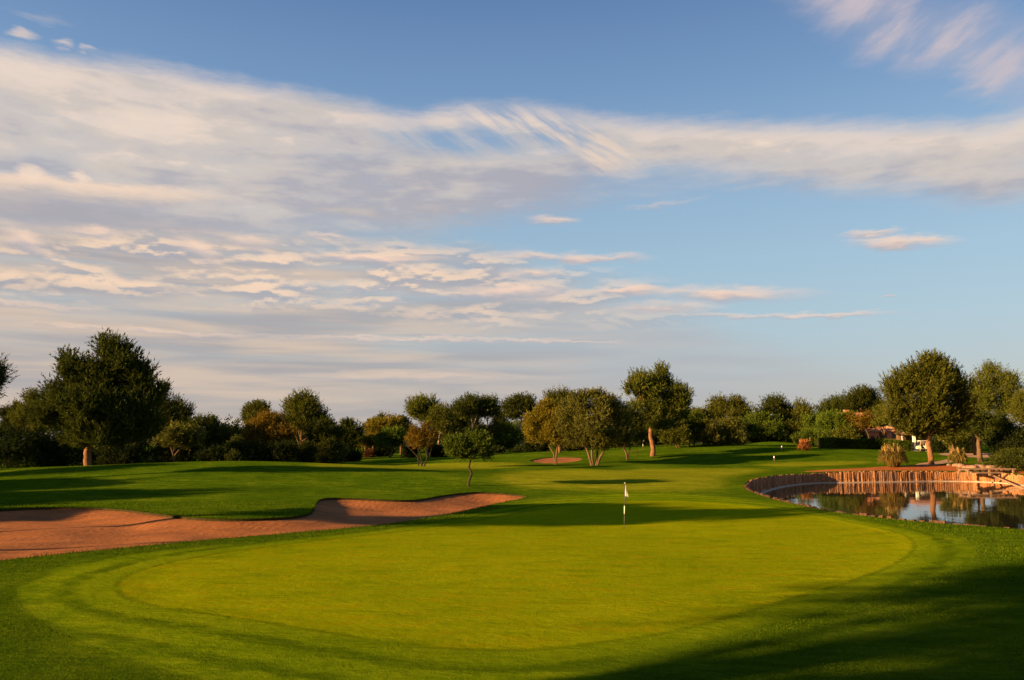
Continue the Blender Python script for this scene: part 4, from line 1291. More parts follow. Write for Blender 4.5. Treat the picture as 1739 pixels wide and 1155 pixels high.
# ---- middle and right woodland
right = [
    ('pine_tree', 'dark pine behind the fork-trunked pine filling its gap', 795, 206, E_(772, 818, 702, 752, 6, 141), 'leaf_pine_dark', [(795, 766), (795, 735)], 1500),
    ('pine_tree', 'dark pine behind the slender pine, its crown joining the umbrella pine', 850, 208, E_(834, 868, 702, 750, 6, 142), 'leaf_pine_dark', [(850, 766), (850, 735)], 1300),
    ('pine_tree', 'dark pine peeping between umbrella pine and yellow tree', 905, 204, E_(890, 928, 698, 750, 6, 143), 'leaf_pine_dark', [(905, 766), (905, 735)], 1500),
    ('shrub', 'dark green bush hiding the left wing of the pink house', 1436, 156.5, E_(1416, 1458, 722, 762, 6, 144), 'leaf_pine', None, 1500),
    ('dark_tree', 'mid green tree at the left gable of the pink house', 1432, 158, E_(1415, 1452, 704, 740, 6, 145), 'leaf_green', None, 1300),
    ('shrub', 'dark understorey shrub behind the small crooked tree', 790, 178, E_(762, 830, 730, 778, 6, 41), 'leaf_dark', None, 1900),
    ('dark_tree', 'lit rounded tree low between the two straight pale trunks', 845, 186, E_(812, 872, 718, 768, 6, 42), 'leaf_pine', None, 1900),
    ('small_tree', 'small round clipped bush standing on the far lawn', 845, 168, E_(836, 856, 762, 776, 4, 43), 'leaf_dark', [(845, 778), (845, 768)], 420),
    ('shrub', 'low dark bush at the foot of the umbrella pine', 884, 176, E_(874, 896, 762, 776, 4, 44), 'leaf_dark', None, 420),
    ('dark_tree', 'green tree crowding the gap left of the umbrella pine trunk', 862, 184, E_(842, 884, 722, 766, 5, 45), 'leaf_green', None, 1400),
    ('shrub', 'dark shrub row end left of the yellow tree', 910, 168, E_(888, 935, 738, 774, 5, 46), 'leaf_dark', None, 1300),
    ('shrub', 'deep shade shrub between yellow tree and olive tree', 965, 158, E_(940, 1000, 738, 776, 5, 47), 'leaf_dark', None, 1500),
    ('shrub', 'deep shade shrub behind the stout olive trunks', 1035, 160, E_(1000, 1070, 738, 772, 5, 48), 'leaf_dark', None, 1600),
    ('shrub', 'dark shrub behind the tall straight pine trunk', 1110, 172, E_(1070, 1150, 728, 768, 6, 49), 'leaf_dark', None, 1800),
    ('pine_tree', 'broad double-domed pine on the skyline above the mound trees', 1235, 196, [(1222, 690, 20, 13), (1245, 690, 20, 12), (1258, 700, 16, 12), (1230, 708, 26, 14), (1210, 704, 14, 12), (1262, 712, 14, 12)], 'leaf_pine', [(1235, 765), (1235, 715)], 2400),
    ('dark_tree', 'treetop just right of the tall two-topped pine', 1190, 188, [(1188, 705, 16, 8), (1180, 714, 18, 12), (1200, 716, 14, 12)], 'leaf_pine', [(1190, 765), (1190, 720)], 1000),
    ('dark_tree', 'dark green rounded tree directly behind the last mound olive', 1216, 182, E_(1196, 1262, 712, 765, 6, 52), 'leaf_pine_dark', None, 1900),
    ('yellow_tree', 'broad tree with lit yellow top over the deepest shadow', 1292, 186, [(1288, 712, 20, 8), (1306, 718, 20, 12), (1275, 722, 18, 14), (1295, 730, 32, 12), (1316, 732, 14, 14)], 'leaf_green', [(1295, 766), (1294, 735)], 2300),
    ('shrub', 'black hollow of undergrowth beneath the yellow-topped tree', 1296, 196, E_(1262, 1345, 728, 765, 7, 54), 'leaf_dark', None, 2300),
    ('pine_tree', 'airy open-crowned pine on the skyline with gaps of sky', 1318, 205, [(1316, 686, 15, 7), (1328, 694, 10, 7), (1308, 696, 9, 7), (1322, 704, 12, 7), (1296, 700, 12, 6)], 'leaf_pine_dark', [(1318, 765), (1321, 725), (1320, 700)], 1100),
    ('pine_tree', 'slim small-headed pine with bare stem right of the airy pine', 1361, 200, [(1360, 692, 7, 6), (1362, 702, 11, 7), (1355, 712, 14, 8), (1370, 710, 9, 8)], 'leaf_pine', [(1363, 766), (1362, 735), (1361, 705)], 950),
    ('dark_tree', 'low treetops between airy and slim pines', 1342, 210, [(1340, 702, 12, 8), (1345, 716, 16, 12), (1330, 722, 16, 12)], 'leaf_pine_dark', [(1342, 766), (1342, 722)], 1000),
    ('dark_tree', 'mid green tree under the slim pine beside the pink house', 1352, 186, E_(1325, 1385, 714, 765, 6, 58), 'leaf_pine', None, 1800),
    ('yellow_tree', 'yellow-green tree left of the house with bare stem', 1380, 178, [(1376, 718, 16, 12), (1392, 724, 14, 10), (1380, 732, 18, 8)], 'leaf_green', [(1364, 760), (1366, 742), (1374, 728)], 1300),
    ('pine_tree', 'wide dark pine sweeping up over the house from its left', 1418, 198, [(1412, 692, 20, 10), (1430, 688, 20, 10), (1400, 702, 16, 10), (1425, 702, 26, 12), (1445, 700, 16, 12)], 'leaf_pine_dark', [(1418, 760), (1420, 705)], 2000),
    ('pine_tree', 'dense dome-topped pine above the roof of the pink house', 1465, 192, [(1462, 672, 20, 10), (1478, 680, 14, 12), (1450, 684, 18, 12), (1468, 692, 24, 12), (1488, 695, 14, 14), (1436, 700, 10, 10)], 'leaf_pine_dark', [(1465, 755), (1466, 700)], 2300),
    ('dark_tree', 'broad green tree before the left end of the house', 1412, 168, [(1405, 715, 18, 14), (1425, 718, 14, 16), (1400, 730, 20, 14), (1422, 736, 16, 12)], 'leaf_green', [(1412, 762), (1412, 738)], 1900),
    ('shrub', 'leafy round shrub behind the orange plume bush', 1365, 164, E_(1346, 1388, 733, 764, 5, 63), 'leaf_green', None, 1100),
    ('shrub', 'light green shrub above the left end of the clipped hedge', 1405, 162, E_(1380, 1432, 733, 764, 5, 64), 'leaf_green', None, 1300),
    ('shrub', 'dark green shrub below the house wall at the hedge', 1448, 160, E_(1425, 1470, 736, 762, 5, 65), 'leaf_pine_dark', None, 800),
    ('golden_tree', 'thin golden olive tree in front of the house wall at left', 1442, 157, [(1440, 714, 9, 8), (1446, 722, 9, 6)], 'leaf_gold', [(1444, 752), (1443, 738), (1440, 726)], 520),
    ('golden_tree', 'spreading golden olive tree before the house door', 1472, 156, [(1470, 711, 15, 7), (1460, 719, 12, 8), (1484, 718, 12, 9), (1472, 724, 16, 5)], 'leaf_gold', [(1472, 752), (1470, 738), (1466, 728)], 700),
    ('dark_tree', 'shaded olive tree between pink house and pond pine', 1497, 152, [(1495, 703, 12, 9), (1500, 715, 12, 9), (1490, 720, 12, 6)], 'leaf_pine', [(1497, 756), (1497, 730)], 900),
    ('pine_tree', 'tall rounded pine behind the pond pine, near the right edge', 1690, 126, [(1690, 640, 22, 18), (1712, 652, 22, 16), (1668, 655, 20, 18), (1695, 670, 36, 20), (1722, 672, 18, 18), (1665, 680, 22, 18), (1690, 695, 34, 14), (1720, 700, 18, 14)], 'leaf_pine', [(1696, 770), (1700, 715), (1692, 690)], 3900),
    ('dark_tree', 'dark drooping tree with two trunks over the picnic table', 1657, 122, [(1655, 712, 22, 14), (1680, 722, 24, 18), (1640, 728, 16, 10), (1700, 735, 26, 20), (1672, 740, 18, 10)], 'leaf_pine_dark', [(1656, 772), (1655, 755), (1658, 735)], 2800),
    ('pine_tree', 'pale green pine crown cut by the right edge of the view', 1738, 104, [(1732, 695, 14, 20), (1746, 680, 20, 18), (1750, 705, 22, 24)], 'leaf_pine', [(1760, 792), (1755, 740)], 1900),
    ('shrub', 'massive dark evergreen thicket at the right edge behind the path', 1710, 112, E_(1672, 1790, 728, 782, 8, 71), 'leaf_dark', None, 3200),
    ('shrub', 'low spreading juniper beside the footbridge at the right edge', 1712, 98, [(1700, 783, 26, 6), (1725, 780, 26, 8), (1750, 782, 26, 8), (1715, 772, 18, 7)], 'leaf_pine_dark', None, 2000),
    ('dark_tree', 'small leafy tree right of the pond pine trunk', 1612, 138, [(1608, 735, 18, 10), (1622, 740, 14, 10), (1600, 742, 12, 8), (1612, 750, 12, 8)], 'leaf_pine', [(1612, 768), (1611, 750)], 1100),
    ('shrub', 'dim shrub behind the small leafy tree', 1636, 145, E_(1618, 1652, 738, 766, 5, 74), 'leaf_dark', None, 900),
    ('shrub', 'dark shrub right next to the cart shelter', 1588, 146, E_(1575, 1602, 748, 766, 4, 75), 'leaf_dark', None, 700),
    ('dark_tree', 'dark trees rising in the gap behind the pond pine at right', 1648, 140, [(1648, 700, 16, 18), (1640, 716, 14, 12), (1655, 720, 14, 12)], 'leaf_pine_dark', [(1648, 768), (1648, 720)], 1200),
    ('dark_tree', 'shadowed tree behind the cart shelter roof', 1560, 176, E_(1525, 1600, 700, 750, 6, 77), 'leaf_dark', None, 1900),
]
for i, (nm, lab, px, d, lobes, leaf, trunk, n) in enumerate(right):
    if (1180 < px < 1470 and d >= 168 and px != 1412) or px == 1560: d *= 1.55
    cat = {'shrub': 'shrub', 'pine_tree': 'pine tree'}.get(nm, 'tree')
    bark = 'bark_pine' if nm == 'pine_tree' else 'bark_olive'
    make_tree(nm, lab, cat, px, d, lobes, leaf, bark, trunk, 2.6 if nm == 'golden_tree' else (4 if 'two trunks' not in lab else 8), n=n, per=9, gap=.16, seed=300 + i, needle=(nm == 'pine_tree'), up=.35)


def far_wood():
    """the wood behind the rows one can tell apart"""
    rng = np.random.default_rng(77)
    lobes = []
    for x in np.arange(-190, 200, 4.5):
        px = x / 250 * F + PW / 2
        top = 11 if px < 570 else (6.5 if px < 700 else (9 if px < 1200 else 10))
        for kk in range(2):
            r = rng.uniform(3, 5)
            y = 235 + rng.uniform(-6, 25)
            if px > 1180:
                y += 110; r *= 1.3
                lobes.append((x * 1.45, y, 13 * rng.uniform(.5, .85) - r * .4, r, r, r * .9))
                continue
            lobes.append((x + rng.uniform(-2, 2), y, top * rng.uniform(.45, .8) - r * .4 + 0.5, r, r, r * .9))
    V, Fc, t = leaves(lobes, 15000, 8, 0.95, .75, .38, rng, .3, .1, needle=False)
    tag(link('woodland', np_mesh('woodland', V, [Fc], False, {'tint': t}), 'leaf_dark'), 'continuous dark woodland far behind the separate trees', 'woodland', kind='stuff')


far_wood()


# ---- trees standing just outside the picture; their long shadows cross the lawns
def off_tree(x, y, h, r, label, sd, bare=0.3, n=1500, lean=(0, 0), tr=1.0):
    rng = np.random.default_rng(sd)
    z = hz(x, y)
    root = empty('pine_tree', (x, y, z), label, 'pine tree', 'trees outside the left of the view')
    L = []
    for i in range(9):
        a = rng.uniform(0, 6.28); q = rng.uniform(.1, .62)
        zz = h * rng.uniform(bare + .16, .86)
        L.append((math.cos(a) * r * q + lean[0], math.sin(a) * r * q + lean[1], zz, r * rng.uniform(.38, .6), r * rng.uniform(.38, .6), h * rng.uniform(.10, .17)))
    V, Fc, t = leaves(fill_lobes(L, rng), n, 10, .6, .42, .17, rng, .4, .12)
    link('crown', np_mesh('crown', V, [Fc], False, {'tint': t}), 'leaf_pine', root)
    m = MB()
    m.tube([(0, 0, -.3), (.1 + lean[0] * .1, lean[1] * .1, h * .3), (lean[0] * .6, .1 + lean[1] * .6, h * .6), (lean[0], lean[1], h * .85)], np.array([.38, .30, .2, .08]) * tr, 9)
    for l in L:
        m.tube([(0, 0, h * .35), (l[0] * .5, l[1] * .5, l[2] * .75), l[:3]], [.14, .09, .04], 5)
    m.build('trunk', 'bark_pine', root, True)


def along(t, n):
    """t metres down-sun, n metres to the right of the sun's direction"""
    dx, dy = -math.sin(SUN_AZ), -math.cos(SUN_AZ)
    return (dx * t + dy * n, dy * t - dx * n)


off = [(*along(-28, -9), 17.5, 6.4, .22), (*along(-24, -12.0), 18.5, 5.0, .42), (*along(-21, -17.3), 3.9, 1.5, .25), (*along(-20, -38.5), 13.0, 4.6, .42),
       (*along(-22, -46), 12.5, 4.6, .42), (*along(-45, -60), 12.5, 4.8, .3), (*along(-46, -68), 12.0, 4.4, .3), (*along(-50, -77), 13.0, 4.8, .3), (*along(-60, -87), 12, 4.5, .3), (*along(-44, -53), 9.5, 3.6, .3)]
side = ['tallest pine behind the camera to the left', 'second pine behind the camera nearer its axis', 'short pine left of the camera', 'full pine outside the left edge level with the bunker',
        'small pine just beyond the full one, outside the left edge', 'pine outside the left edge level with the small crooked tree', 'pine outside the left edge, next but one to the mound', 'pine outside the left edge beside the mound',
        'farthest pine outside the left edge behind the mound', 'low pine outside the left edge behind the bunker end']
for i, ((x, y, h, r, b_), lb) in enumerate(zip(off, side)):
    o_ = along(0, -4.2)
    off_tree(x, y, h, r, lb, 500 + i, b_, lean=o_ if i == 1 else (0, 0), tr=.62 if i in (3, 4) else 1.0)
make_tree('pine_tree', 'pine whose branch tips reach in at the left edge of the view', 'pine tree', -60, 60,
          [(-10, 625, 16, 9), (-18, 645, 24, 14), (-40, 650, 34, 26), (-12, 665, 14, 8), (-75, 640, 40, 40), (-60, 690, 40, 30), (-95, 680, 40, 40)], 'leaf_pine_dark', 'bark_pine', [(-60, 838), (-60, 760), (-62, 690)], 12, n=2200, per=14, cr=.34, ll=.3, lw=.06, up=.3, gap=.3, seed=81)


# ------------------------------------------------------------------ pampas and plume bushes
def pampas(px, py, w, h, label, sd, n=900, leaf='leaf_pampas'):
    rng = np.random.default_rng(sd)
    x, y = hit(px, py)
    k = y / F
    R, Hh = w * k / 2, h * k
    root = empty('pampas_grass', (x, y, hz(x, y)), label, 'ornamental grass')
    a = rng.uniform(0, 2 * np.pi, n); q = rng.random(n) ** .6
    tip = np.stack([np.cos(a) * R * q * 1.0, np.sin(a) * R * q, Hh * (0.30 + .58 * np.sqrt(1 - (q * .97) ** 2)) * rng.uniform(.75, 1.05, n)], 1)
    base = np.stack([np.cos(a) * R * q * .35, np.sin(a) * R * q * .35, np.zeros(n)], 1)
    mid = base * .3 + tip * .7 + np.array([0, 0, 1]) * (Hh * .22)
    mid[:, 2] = np.minimum(mid[:, 2], Hh * .95)
    end = tip + np.stack([np.cos(a) * R * .12, np.sin(a) * R * .12, Hh * rng.uniform(-.45, .22, n)], 1)
    sd_ = rng.normal(size=(n, 3)); sd_[:, 2] = 0; sd_ /= np.linalg.norm(sd_, axis=1)[:, None]
    wd = 0.055
    V = np.stack([base - sd_ * wd, base + sd_ * wd, mid + sd_ * wd, mid - sd_ * wd, end], 1).reshape(-1, 3)
    V[:, 2] = np.maximum(V[:, 2], 0)
    i = np.arange(n) * 5
    q4 = np.stack([i, i + 1, i + 2, i + 3], 1); t3 = np.stack([i + 3, i + 2, i + 4], 1)
    t = np.repeat(np.clip(rng.normal(.35, .25, n), 0, 1), 5)
    link('blades', np_mesh('blades', V, [t3, q4], False, {'tint': t}), leaf, root)
    # feathery plumes
    m = 34
    a = rng.uniform(0, 2 * np.pi, m); q = rng.random(m) ** .5 * .8
    b0 = np.stack([np.cos(a) * R * q, np.sin(a) * R * q, Hh * rng.uniform(.45, .8, m)], 1)
    out = []
    for s in range(14):
        o = rng.normal(0, .05, (m, 3)) + np.array([0, 0, 1]) * (s / 14 * Hh * .30)
        p = b0 + o
        w2 = rng.normal(0, .05, (m, 3))
        out.append(np.stack([p - w2, p + w2, p + np.array([0, 0, .16])], 1))
    V = np.concatenate(out).reshape(-1, 3)
    t = np.full(len(V), .95)
    link('plumes', np_mesh('plumes', V, [np.arange(len(V)).reshape(-1, 3)], False, {'tint': t}), leaf, root)


pampas(1517, 793, 46, 36, 'large round clump of pampas grass on the bank left of the pond pine', 1, 2600)
pampas(1627, 789, 30, 26, 'smaller loose clump of pampas grass left of the footbridge', 2, 1100)
pampas(1366, 765, 24, 18, 'bright orange plumed bush at the left end of the hedge', 3, 900, 'leaf_orange')


# ------------------------------------------------------------------ clipped hedge
def hedge():
    rng = np.random.default_rng(9)
    a, b = at(1386, 152), at(1540, 150)
    n = 26000
    root = empty('hedge', tuple(a), 'long clipped dark green hedge in front of the pink house', 'hedge')
    Ld = np.linalg.norm(b[:2] - a[:2]); u = (b - a)[:2] / Ld
    s = rng.random(n) * Ld
    side_ = rng.integers(0, 3, n)
    v = np.where(side_ == 0, -0.8, np.where(side_ == 1, 0.8, rng.uniform(-.8, .8, n))) + rng.normal(0, .07, n)
    z = np.where(side_ == 2, 1.75, rng.uniform(0, 1.75, n)) + rng.normal(0, .06, n) + 0.12 * np.sin(s * .7) * (side_ == 2)
    gx = s * u[0] - v * u[1]; gy = s * u[1] + v * u[0]
    gz = H(gx + a[0], gy + a[1]) - a[2] + z
    p = np.stack([gx, gy, gz], 1)
    o = rng.normal(size=(n, 3)); o /= np.linalg.norm(o, axis=1)[:, None]
    w = np.cross(o, rng.normal(size=(n, 3))); w /= np.linalg.norm(w, axis=1)[:, None]
    V = np.stack([p - w * .09, p + w * .09, p + o * .26], 1).reshape(-1, 3)
    t = np.clip(np.repeat(.5 + .3 * np.sin(s * 1.1) + rng.normal(0, .2, n), 3), 0, 1)
    link('foliage', np_mesh('foliage', V, [np.arange(n * 3).reshape(-1, 3)], False, {'tint': t}), 'leaf_green', root)
    m = MB()
    for i in range(24):
        s0 = (i + .5) * Ld / 24
        cx, cy = u * s0
        m.box((cx, cy, float(H(cx + a[0], cy + a[1])) - a[2] + .8), (Ld / 24 + .02, 1.3, 1.6), math.atan2(u[1], u[0]), .02, rng)
    m.build('branches', 'bark_dark', root)


hedge()


# ------------------------------------------------------------------ pink house
def house():
    d = 172.0
    p = at(1478, d)
    root = empty('house', tuple(p), 'pink rendered villa with low tiled roofs half hidden behind trees', 'house')
    k = d / F
    X = lambda px: (px - 1478) * k
    Z = lambda py: CAMH + (HORIZON - py) * k - p[2]
    def wall(x0, x1, z0, z1, y0, y1, mat, holes=()):
        """front wall with openings cut out, plus sides and back"""
        m = MB()
        xs = sorted({x0, x1, *[h[0] for h in holes], *[h[1] for h in holes]})
        zs = sorted({z0, z1, *[h[2] for h in holes], *[h[3] for h in holes]})
        for i in range(len(xs) - 1):
            for j in range(len(zs) - 1):
                cx, cz = (xs[i] + xs[i + 1]) / 2, (zs[j] + zs[j + 1]) / 2
                if any(h[0] < cx < h[1] and h[2] < cz < h[3] for h in holes): continue
                m.box((cx, y0 + .15, cz), (xs[i + 1] - xs[i], .3, zs[j + 1] - zs[j]))
        m.box((x0 + .15, (y0 + .3 + y1) / 2, (z0 + z1) / 2), (.3, y1 - y0 - .3, z1 - z0))
        m.box((x1 - .15, (y0 + .3 + y1) / 2, (z0 + z1) / 2), (.3, y1 - y0 - .3, z1 - z0))
        m.box(((x0 + x1) / 2, y1 - .15, (z0 + z1) / 2), (x1 - x0 - .6, .3, z1 - z0))
        return m.build('wall', mat, root)
    zb = -0.6
    door = (X(1474), X(1481), zb + .6, Z(741))
    win1 = (X(1484.5), X(1487), Z(745), Z(740))
    win0 = (X(1466), X(1468.5), Z(747), Z(741))
    wall(X(1462), X(1489), zb, Z(733), 0, 6, 'render_pink', [door, win1, win0])
    win2 = (X(1491.5), X(1496), Z(741.5), Z(737))
    wall(X(1489) + .003, X(1500), zb, Z(733), 1.6, 6, 'render_dark', [win2])
    win3 = (X(1508), X(1514), Z(743), Z(736))
    wall(X(1500) + .003, X(1526), zb, Z(733), -.6, 6, 'render_pink', [win3])
    wall(X(1426), X(1462) - .003, zb, Z(731), 2.2, 7, 'render_pink', [(X(1445), X(1449), Z(742), Z(735))])
    wall(X(1452), X(1490), Z(726), Z(707), 5.2, 9.5, 'render_pink', [(X(1466), X(1471), Z(722), Z(714))])
    def opening(h, y, kind):
        cx, cz = (h[0] + h[1]) / 2, (h[2] + h[3]) / 2
        w, hh = h[1] - h[0], h[3] - h[2]
        if kind == 'door':
            o = MB().box((cx, y + .22, cz), (w - .02, .06, hh - .02)).build('door', 'dark_wood', root)
            MB().box((cx + w * .35, y + .17, cz), (.05, .05, .2)).build('handle', 'stone', o)
            return
        m = MB()
        t = .07
        for sx in (-1, 1): m.box((cx + sx * (w / 2 - t / 2), y + .15, cz), (t, .1, hh))
        for sz in (-1, 1): m.box((cx, y + .15, cz + sz * (hh / 2 - t / 2)), (w - 2 * t, .1, t))
        o = m.build('window', 'dark_wood', root)
        MB().box((cx, y + .17, cz), (w - 2 * t - .01, .02, hh - 2 * t - .01)).build('pane', 'glass_dark', o)
        MB().box((cx, y - .06, h[2] - .06), (w + .2, .14, .1)).build('sill', 'stone', o)
    opening(door, 0, 'door')
    for h, y in ((win0, 0), (win1, 0), (win2, 1.6), (win3, -.6), ((X(1445), X(1449), Z(742), Z(735)), 2.2), ((X(1466), X(1471), Z(722), Z(714)), 5.2)):
        opening(h, y, 'window')
    # lean-to roofs with rows of round tiles
    def roof(x0, x1, y0, z0, y1, z1):
        m = MB()
        n = int((x1 - x0) / .35)
        ln = math.hypot(y1 - y0, z1 - z0)
        V = [(x0 - .3, y0 - .5, z0 + .04 - .5 * (z1 - z0) / (y1 - y0)), (x1 + .3, y0 - .5, z0 + .04 - .5 * (z1 - z0) / (y1 - y0)), (x1 + .3, y1, z1 + .04), (x0 - .3, y1, z1 + .04)]
        V2 = [(a, b, c + .14) for a, b, c in V]
        m.raw(V + V2, [[[0, 3, 2, 1], [4, 5, 6, 7], [0, 1, 5, 4], [2, 3, 7, 6], [1, 2, 6, 5], [3, 0, 4, 7]]])
        for i in range(n + 1):
            xx = x0 - .2 + i * (x1 - x0 + .4) / n
            m.tube([(xx, V[0][1] - .03, V[0][2] + .15), (xx, y1, z1 + .19)], .09, 6)
        m.build('roof', 'roof_tile', root)
    roof(X(1462), X(1489), 0, Z(733), 5.1, Z(727))
    roof(X(1489), X(1500), 1.6, Z(733), 5.1, Z(728.5))
    roof(X(1500), X(1526), -.6, Z(733), 6, Z(725))
    roof(X(1426), X(1452), 2.2, Z(731), 7, Z(722))
    roof(X(1452), X(1490), 5.2, Z(707), 9.5, Z(701))
    m = MB(); m.box((X(1457), 6.6, Z(702)), (.9, .9, 1.5)); m.box((X(1457), 6.6, Z(702) + .82), (1.1, 1.1, .14))
    m.build('chimney', 'render_pink', root)
    m = MB(); m.box((X(1428), 4.4, Z(717)), (.8, .8, 1.4)); m.box((X(1428), 4.4, Z(717) + .77), (1.0, 1.0, .14))
    m.build('chimney', 'render_pink', root)
    m = MB(); m.tube([(X(1519), -.9, zb + .5), (X(1519), -.9, Z(735))], .14, 10)
    m.box((X(1519), -.9, Z(734.4)), (.5, .5, .25)); m.build('column', 'white_paint', root)
    # terrace slab
    MB().box((X(1492), -1.6, .05), (16, 2.4, .2)).build('terrace', 'stone', root)


house()


# ------------------------------------------------------------------ cart shelter and golf cart
def shelter():
    d = 150.0
    p = at(1570, d)
    k = d / F
    root = empty('cart_shelter', tuple(p), 'open cart shelter with pale square pillars behind the pond pine', 'shelter')
    for px in (1547, 1597.5):
        for yy in (0, 4.2):
            m = MB(); x = (px - 1570) * k
            m.box((x, yy, 1.5), (.42, .42, 3.0)); m.box((x, yy, .12), (.56, .56, .24)); m.box((x, yy, 2.93), (.56, .56, .14))
            m.build('pillar', 'white_paint', root)
    m = MB(); 
    m.box((.1, 2.1, 3.12), (7.2, 5.8, .24))
    m.build('beam', 'dark_wood', root)
    m = MB(); x0, x1 = -3.7, 3.9
    m.raw([(x0, -1, 3.25), (x1, -1, 3.25), (x1, 5.2, 3.25), (x0, 5.2, 3.25), (x0 + 2, 2.1, 4.4), (x1 - 2, 2.1, 4.4)],
          [[[0, 3, 2, 1], [0, 1, 5, 4], [2, 3, 4, 5]], [[1, 2, 5], [3, 0, 4]]])
    m.build('roof', 'roof_tile', root)
    MB().box((.1, 2.1, -.1), (7.6, 6.2, .3)).build('floor_slab', 'concrete', root)
    MB().box((.1, 4.9, 1.5), (7.0, .2, 3.0)).build('back_wall', 'render_dark', root)


shelter()


def cart():
    p = at(1562, 149.0)
    root = empty('golf_cart', (p[0], p[1] + .3, p[2] + 0.06), 'white golf cart with a flat canopy parked under the shelter', 'golf cart')
    # side view along x, nose to the left
    prof = [(-1.25, .38), (-1.30, .62), (-1.12, .82), (-.72, .98), (-.60, .95), (-.52, .42), (.12, .42), (.18, .78), (.30, .82), (1.12, .80), (1.2, .70), (1.22, .40)]
    m = MB(); n = len(prof)
    V = [(x, -.58, z) for x, z in prof] + [(x, .58, z) for x, z in prof]
    q = [[i, (i + 1) % n, (i + 1) % n + n, i + n] for i in range(n)]
    V += [(0, -.58, .5), (0, .58, .5)]
    m.raw(V, [q, [[i, 2 * n, (i + 1) % n] for i in range(n)] + [[i + n, (i + 1) % n + n, 2 * n + 1] for i in range(n)]])
    m.build('body', 'cart_paint', root)
    m = MB(); m.box((.30, 0, .90), (.52, 1.08, .14)); m.box((.58, 0, 1.18), (.12, 1.08, .46), rx=0)
    m.build('seat', 'white_paint', root)
    for sx, a, b in ((-1, (-.72, .95), (-.50, 1.82)), (1, (.95, .80), (.85, 1.82))):
        for sy in (-.52, .52):
            MB().tube([(a[0], sy, a[1]), (b[0], sy, b[1])], .025, 6).build('canopy_post', 'white_paint', root)
    m = MB(); m.box((.18, 0, 1.86), (1.75, 1.2, .07)); m.box((.18, 0, 1.905), (1.6, 1.05, .03)); m.build('canopy', 'white_paint', root)
    m = MB(); m.raw([(-.72, -.5, .98), (-.72, .5, .98), (-.52, .5, 1.78), (-.52, -.5, 1.78), (-.70, -.5, .98), (-.70, .5, .98), (-.50, .5, 1.78), (-.50, -.5, 1.78)],
                    [[[0, 1, 2, 3], [4, 7, 6, 5], [0, 3, 7, 4], [1, 5, 6, 2], [3, 2, 6, 7], [0, 4, 5, 1]]])
    m.build('windscreen', 'glass_dark', root)
    MB().tube([(-.55, -.2, .95), (-.38, -.2, 1.12)], .02, 6).tube([(-.38 + .02 * math.cos(a), -.2 + .16 * math.cos(a), 1.12 + .16 * math.sin(a)) for a in np.linspace(0, 6.28, 14)], .015, 5).build('steering_wheel', 'black_rubber', root)
    for sx in (-.82, .80):
        for sy in (-.55, .55):
            w = MB().tube([(sx, sy - .09, .22), (sx, sy + .09, .22)], .23, 16).build('wheel', 'black_rubber', root)
            MB().tube([(sx, sy - .1, .22), (sx, sy + .1, .22)], .11, 10).build('rim', 'white_paint', w)


cart()


# ------------------------------------------------------------------ flags, markers
def flag(px, py, hgt, label, sc=1.0, lean=0.0):
    x, y = hit(px, py)
    z = hz(x, y)
    root = empty('flagstick', (x, y, z), label, 'golf flag')
    r = .013 * sc * 1.3
    ln = lambda z_: (lean * z_, 0, z_)
    MB().tube([ln(-.05), ln(hgt * .36)], r * .8, 8).build('lower_pole', 'pole_dark', root, True)
    MB().tube([ln(hgt * .31), ln(hgt * .49)], r * 1.3, 8).build('white_band', 'pole_white', root, True)
    MB().tube([ln(hgt * .49), ln(hgt * .99)], r, 8).build('upper_pole', 'pole_dark', root, True)
    MB().tube([(lean * hgt * .99, 0, hgt * .99), (lean * hgt, 0, hgt * .99 + .03)], r * 1.6, 8).build('finial', 'pole_white', root)
    # limp flag hanging in folds
    rows, cols = 14, 9
    V = []
    for i in range(rows):
        v = i / (rows - 1)
        for j in range(cols):
            u = j / (cols - 1)
            wdt = (.02 + .10 * v) * (hgt / 2.1) * 1.2
            xx = .012 + u * wdt
            yy = .045 * math.sin(u * 9 + v * 2) * (.3 + v)
            zz = hgt * .985 - v * hgt * .29 - u * .10 * (1 - v) + .03 * math.sin(u * 10) * v
            V.append((xx + lean * zz, yy, zz))
    q = [[i * cols + j, i * cols + j + 1, (i + 1) * cols + j + 1, (i + 1) * cols + j] for i in range(rows - 1) for j in range(cols - 1)]
    V2 = [(a, b + .004, c) for a, b, c in V]
    nn = len(V)
    q += [[a[3] + nn, a[2] + nn, a[1] + nn, a[0] + nn] for a in q]
    m = MB(); m.raw(V + V2, [q]); m.build('flag', 'flag_cloth', root, True)
    # the cup: a flat dark disc painted for the shade inside the hole
    m = MB()
    a = np.linspace(0, 2 * np.pi, 20, endpoint=False)
    V = np.concatenate([np.column_stack([np.cos(a) * .07, np.sin(a) * .07, np.full(20, .006)]), [[0, 0, .006]]])
    i = np.arange(20)
    m.raw(V, [np.stack([i, (i + 1) % 20, np.full(20, 20)], 1)])
    m.build('cup', 'hole_shade', root)


flag(1060, 897, 2.12, 'white limp flag on a banded stick in the near green', lean=0.035)
flag(1092, 765, 2.3, 'distant white flag on the far green beyond the tall pine', 2.0)


def tee_post(px, py, label, s=1.0):
    x, y = hit(px, py)
    root = empty('ball_washer', (x, y, hz(x, y)), label, 'ball washer')
    MB().tube([(0, 0, -.1), (0, 0, .62 * s)], .045, 8).box((0, 0, .42 * s), (.22, .18, .30)).build('post', 'pole_dark', root)
    MB().tube([(0, 0, .62 * s), (0, 0, .84 * s)], .09, 10).tube([(0, 0, .84 * s), (0, 0, .88 * s)], .06, 10).build('head', 'white_paint', root)


tee_post(1315, 785, 'white-topped ball washer on the sunlit tee left of the pampas grass', 1.0)
tee_post(1328, 766, 'white-topped ball washer in front of the small round hillock', 1.0)


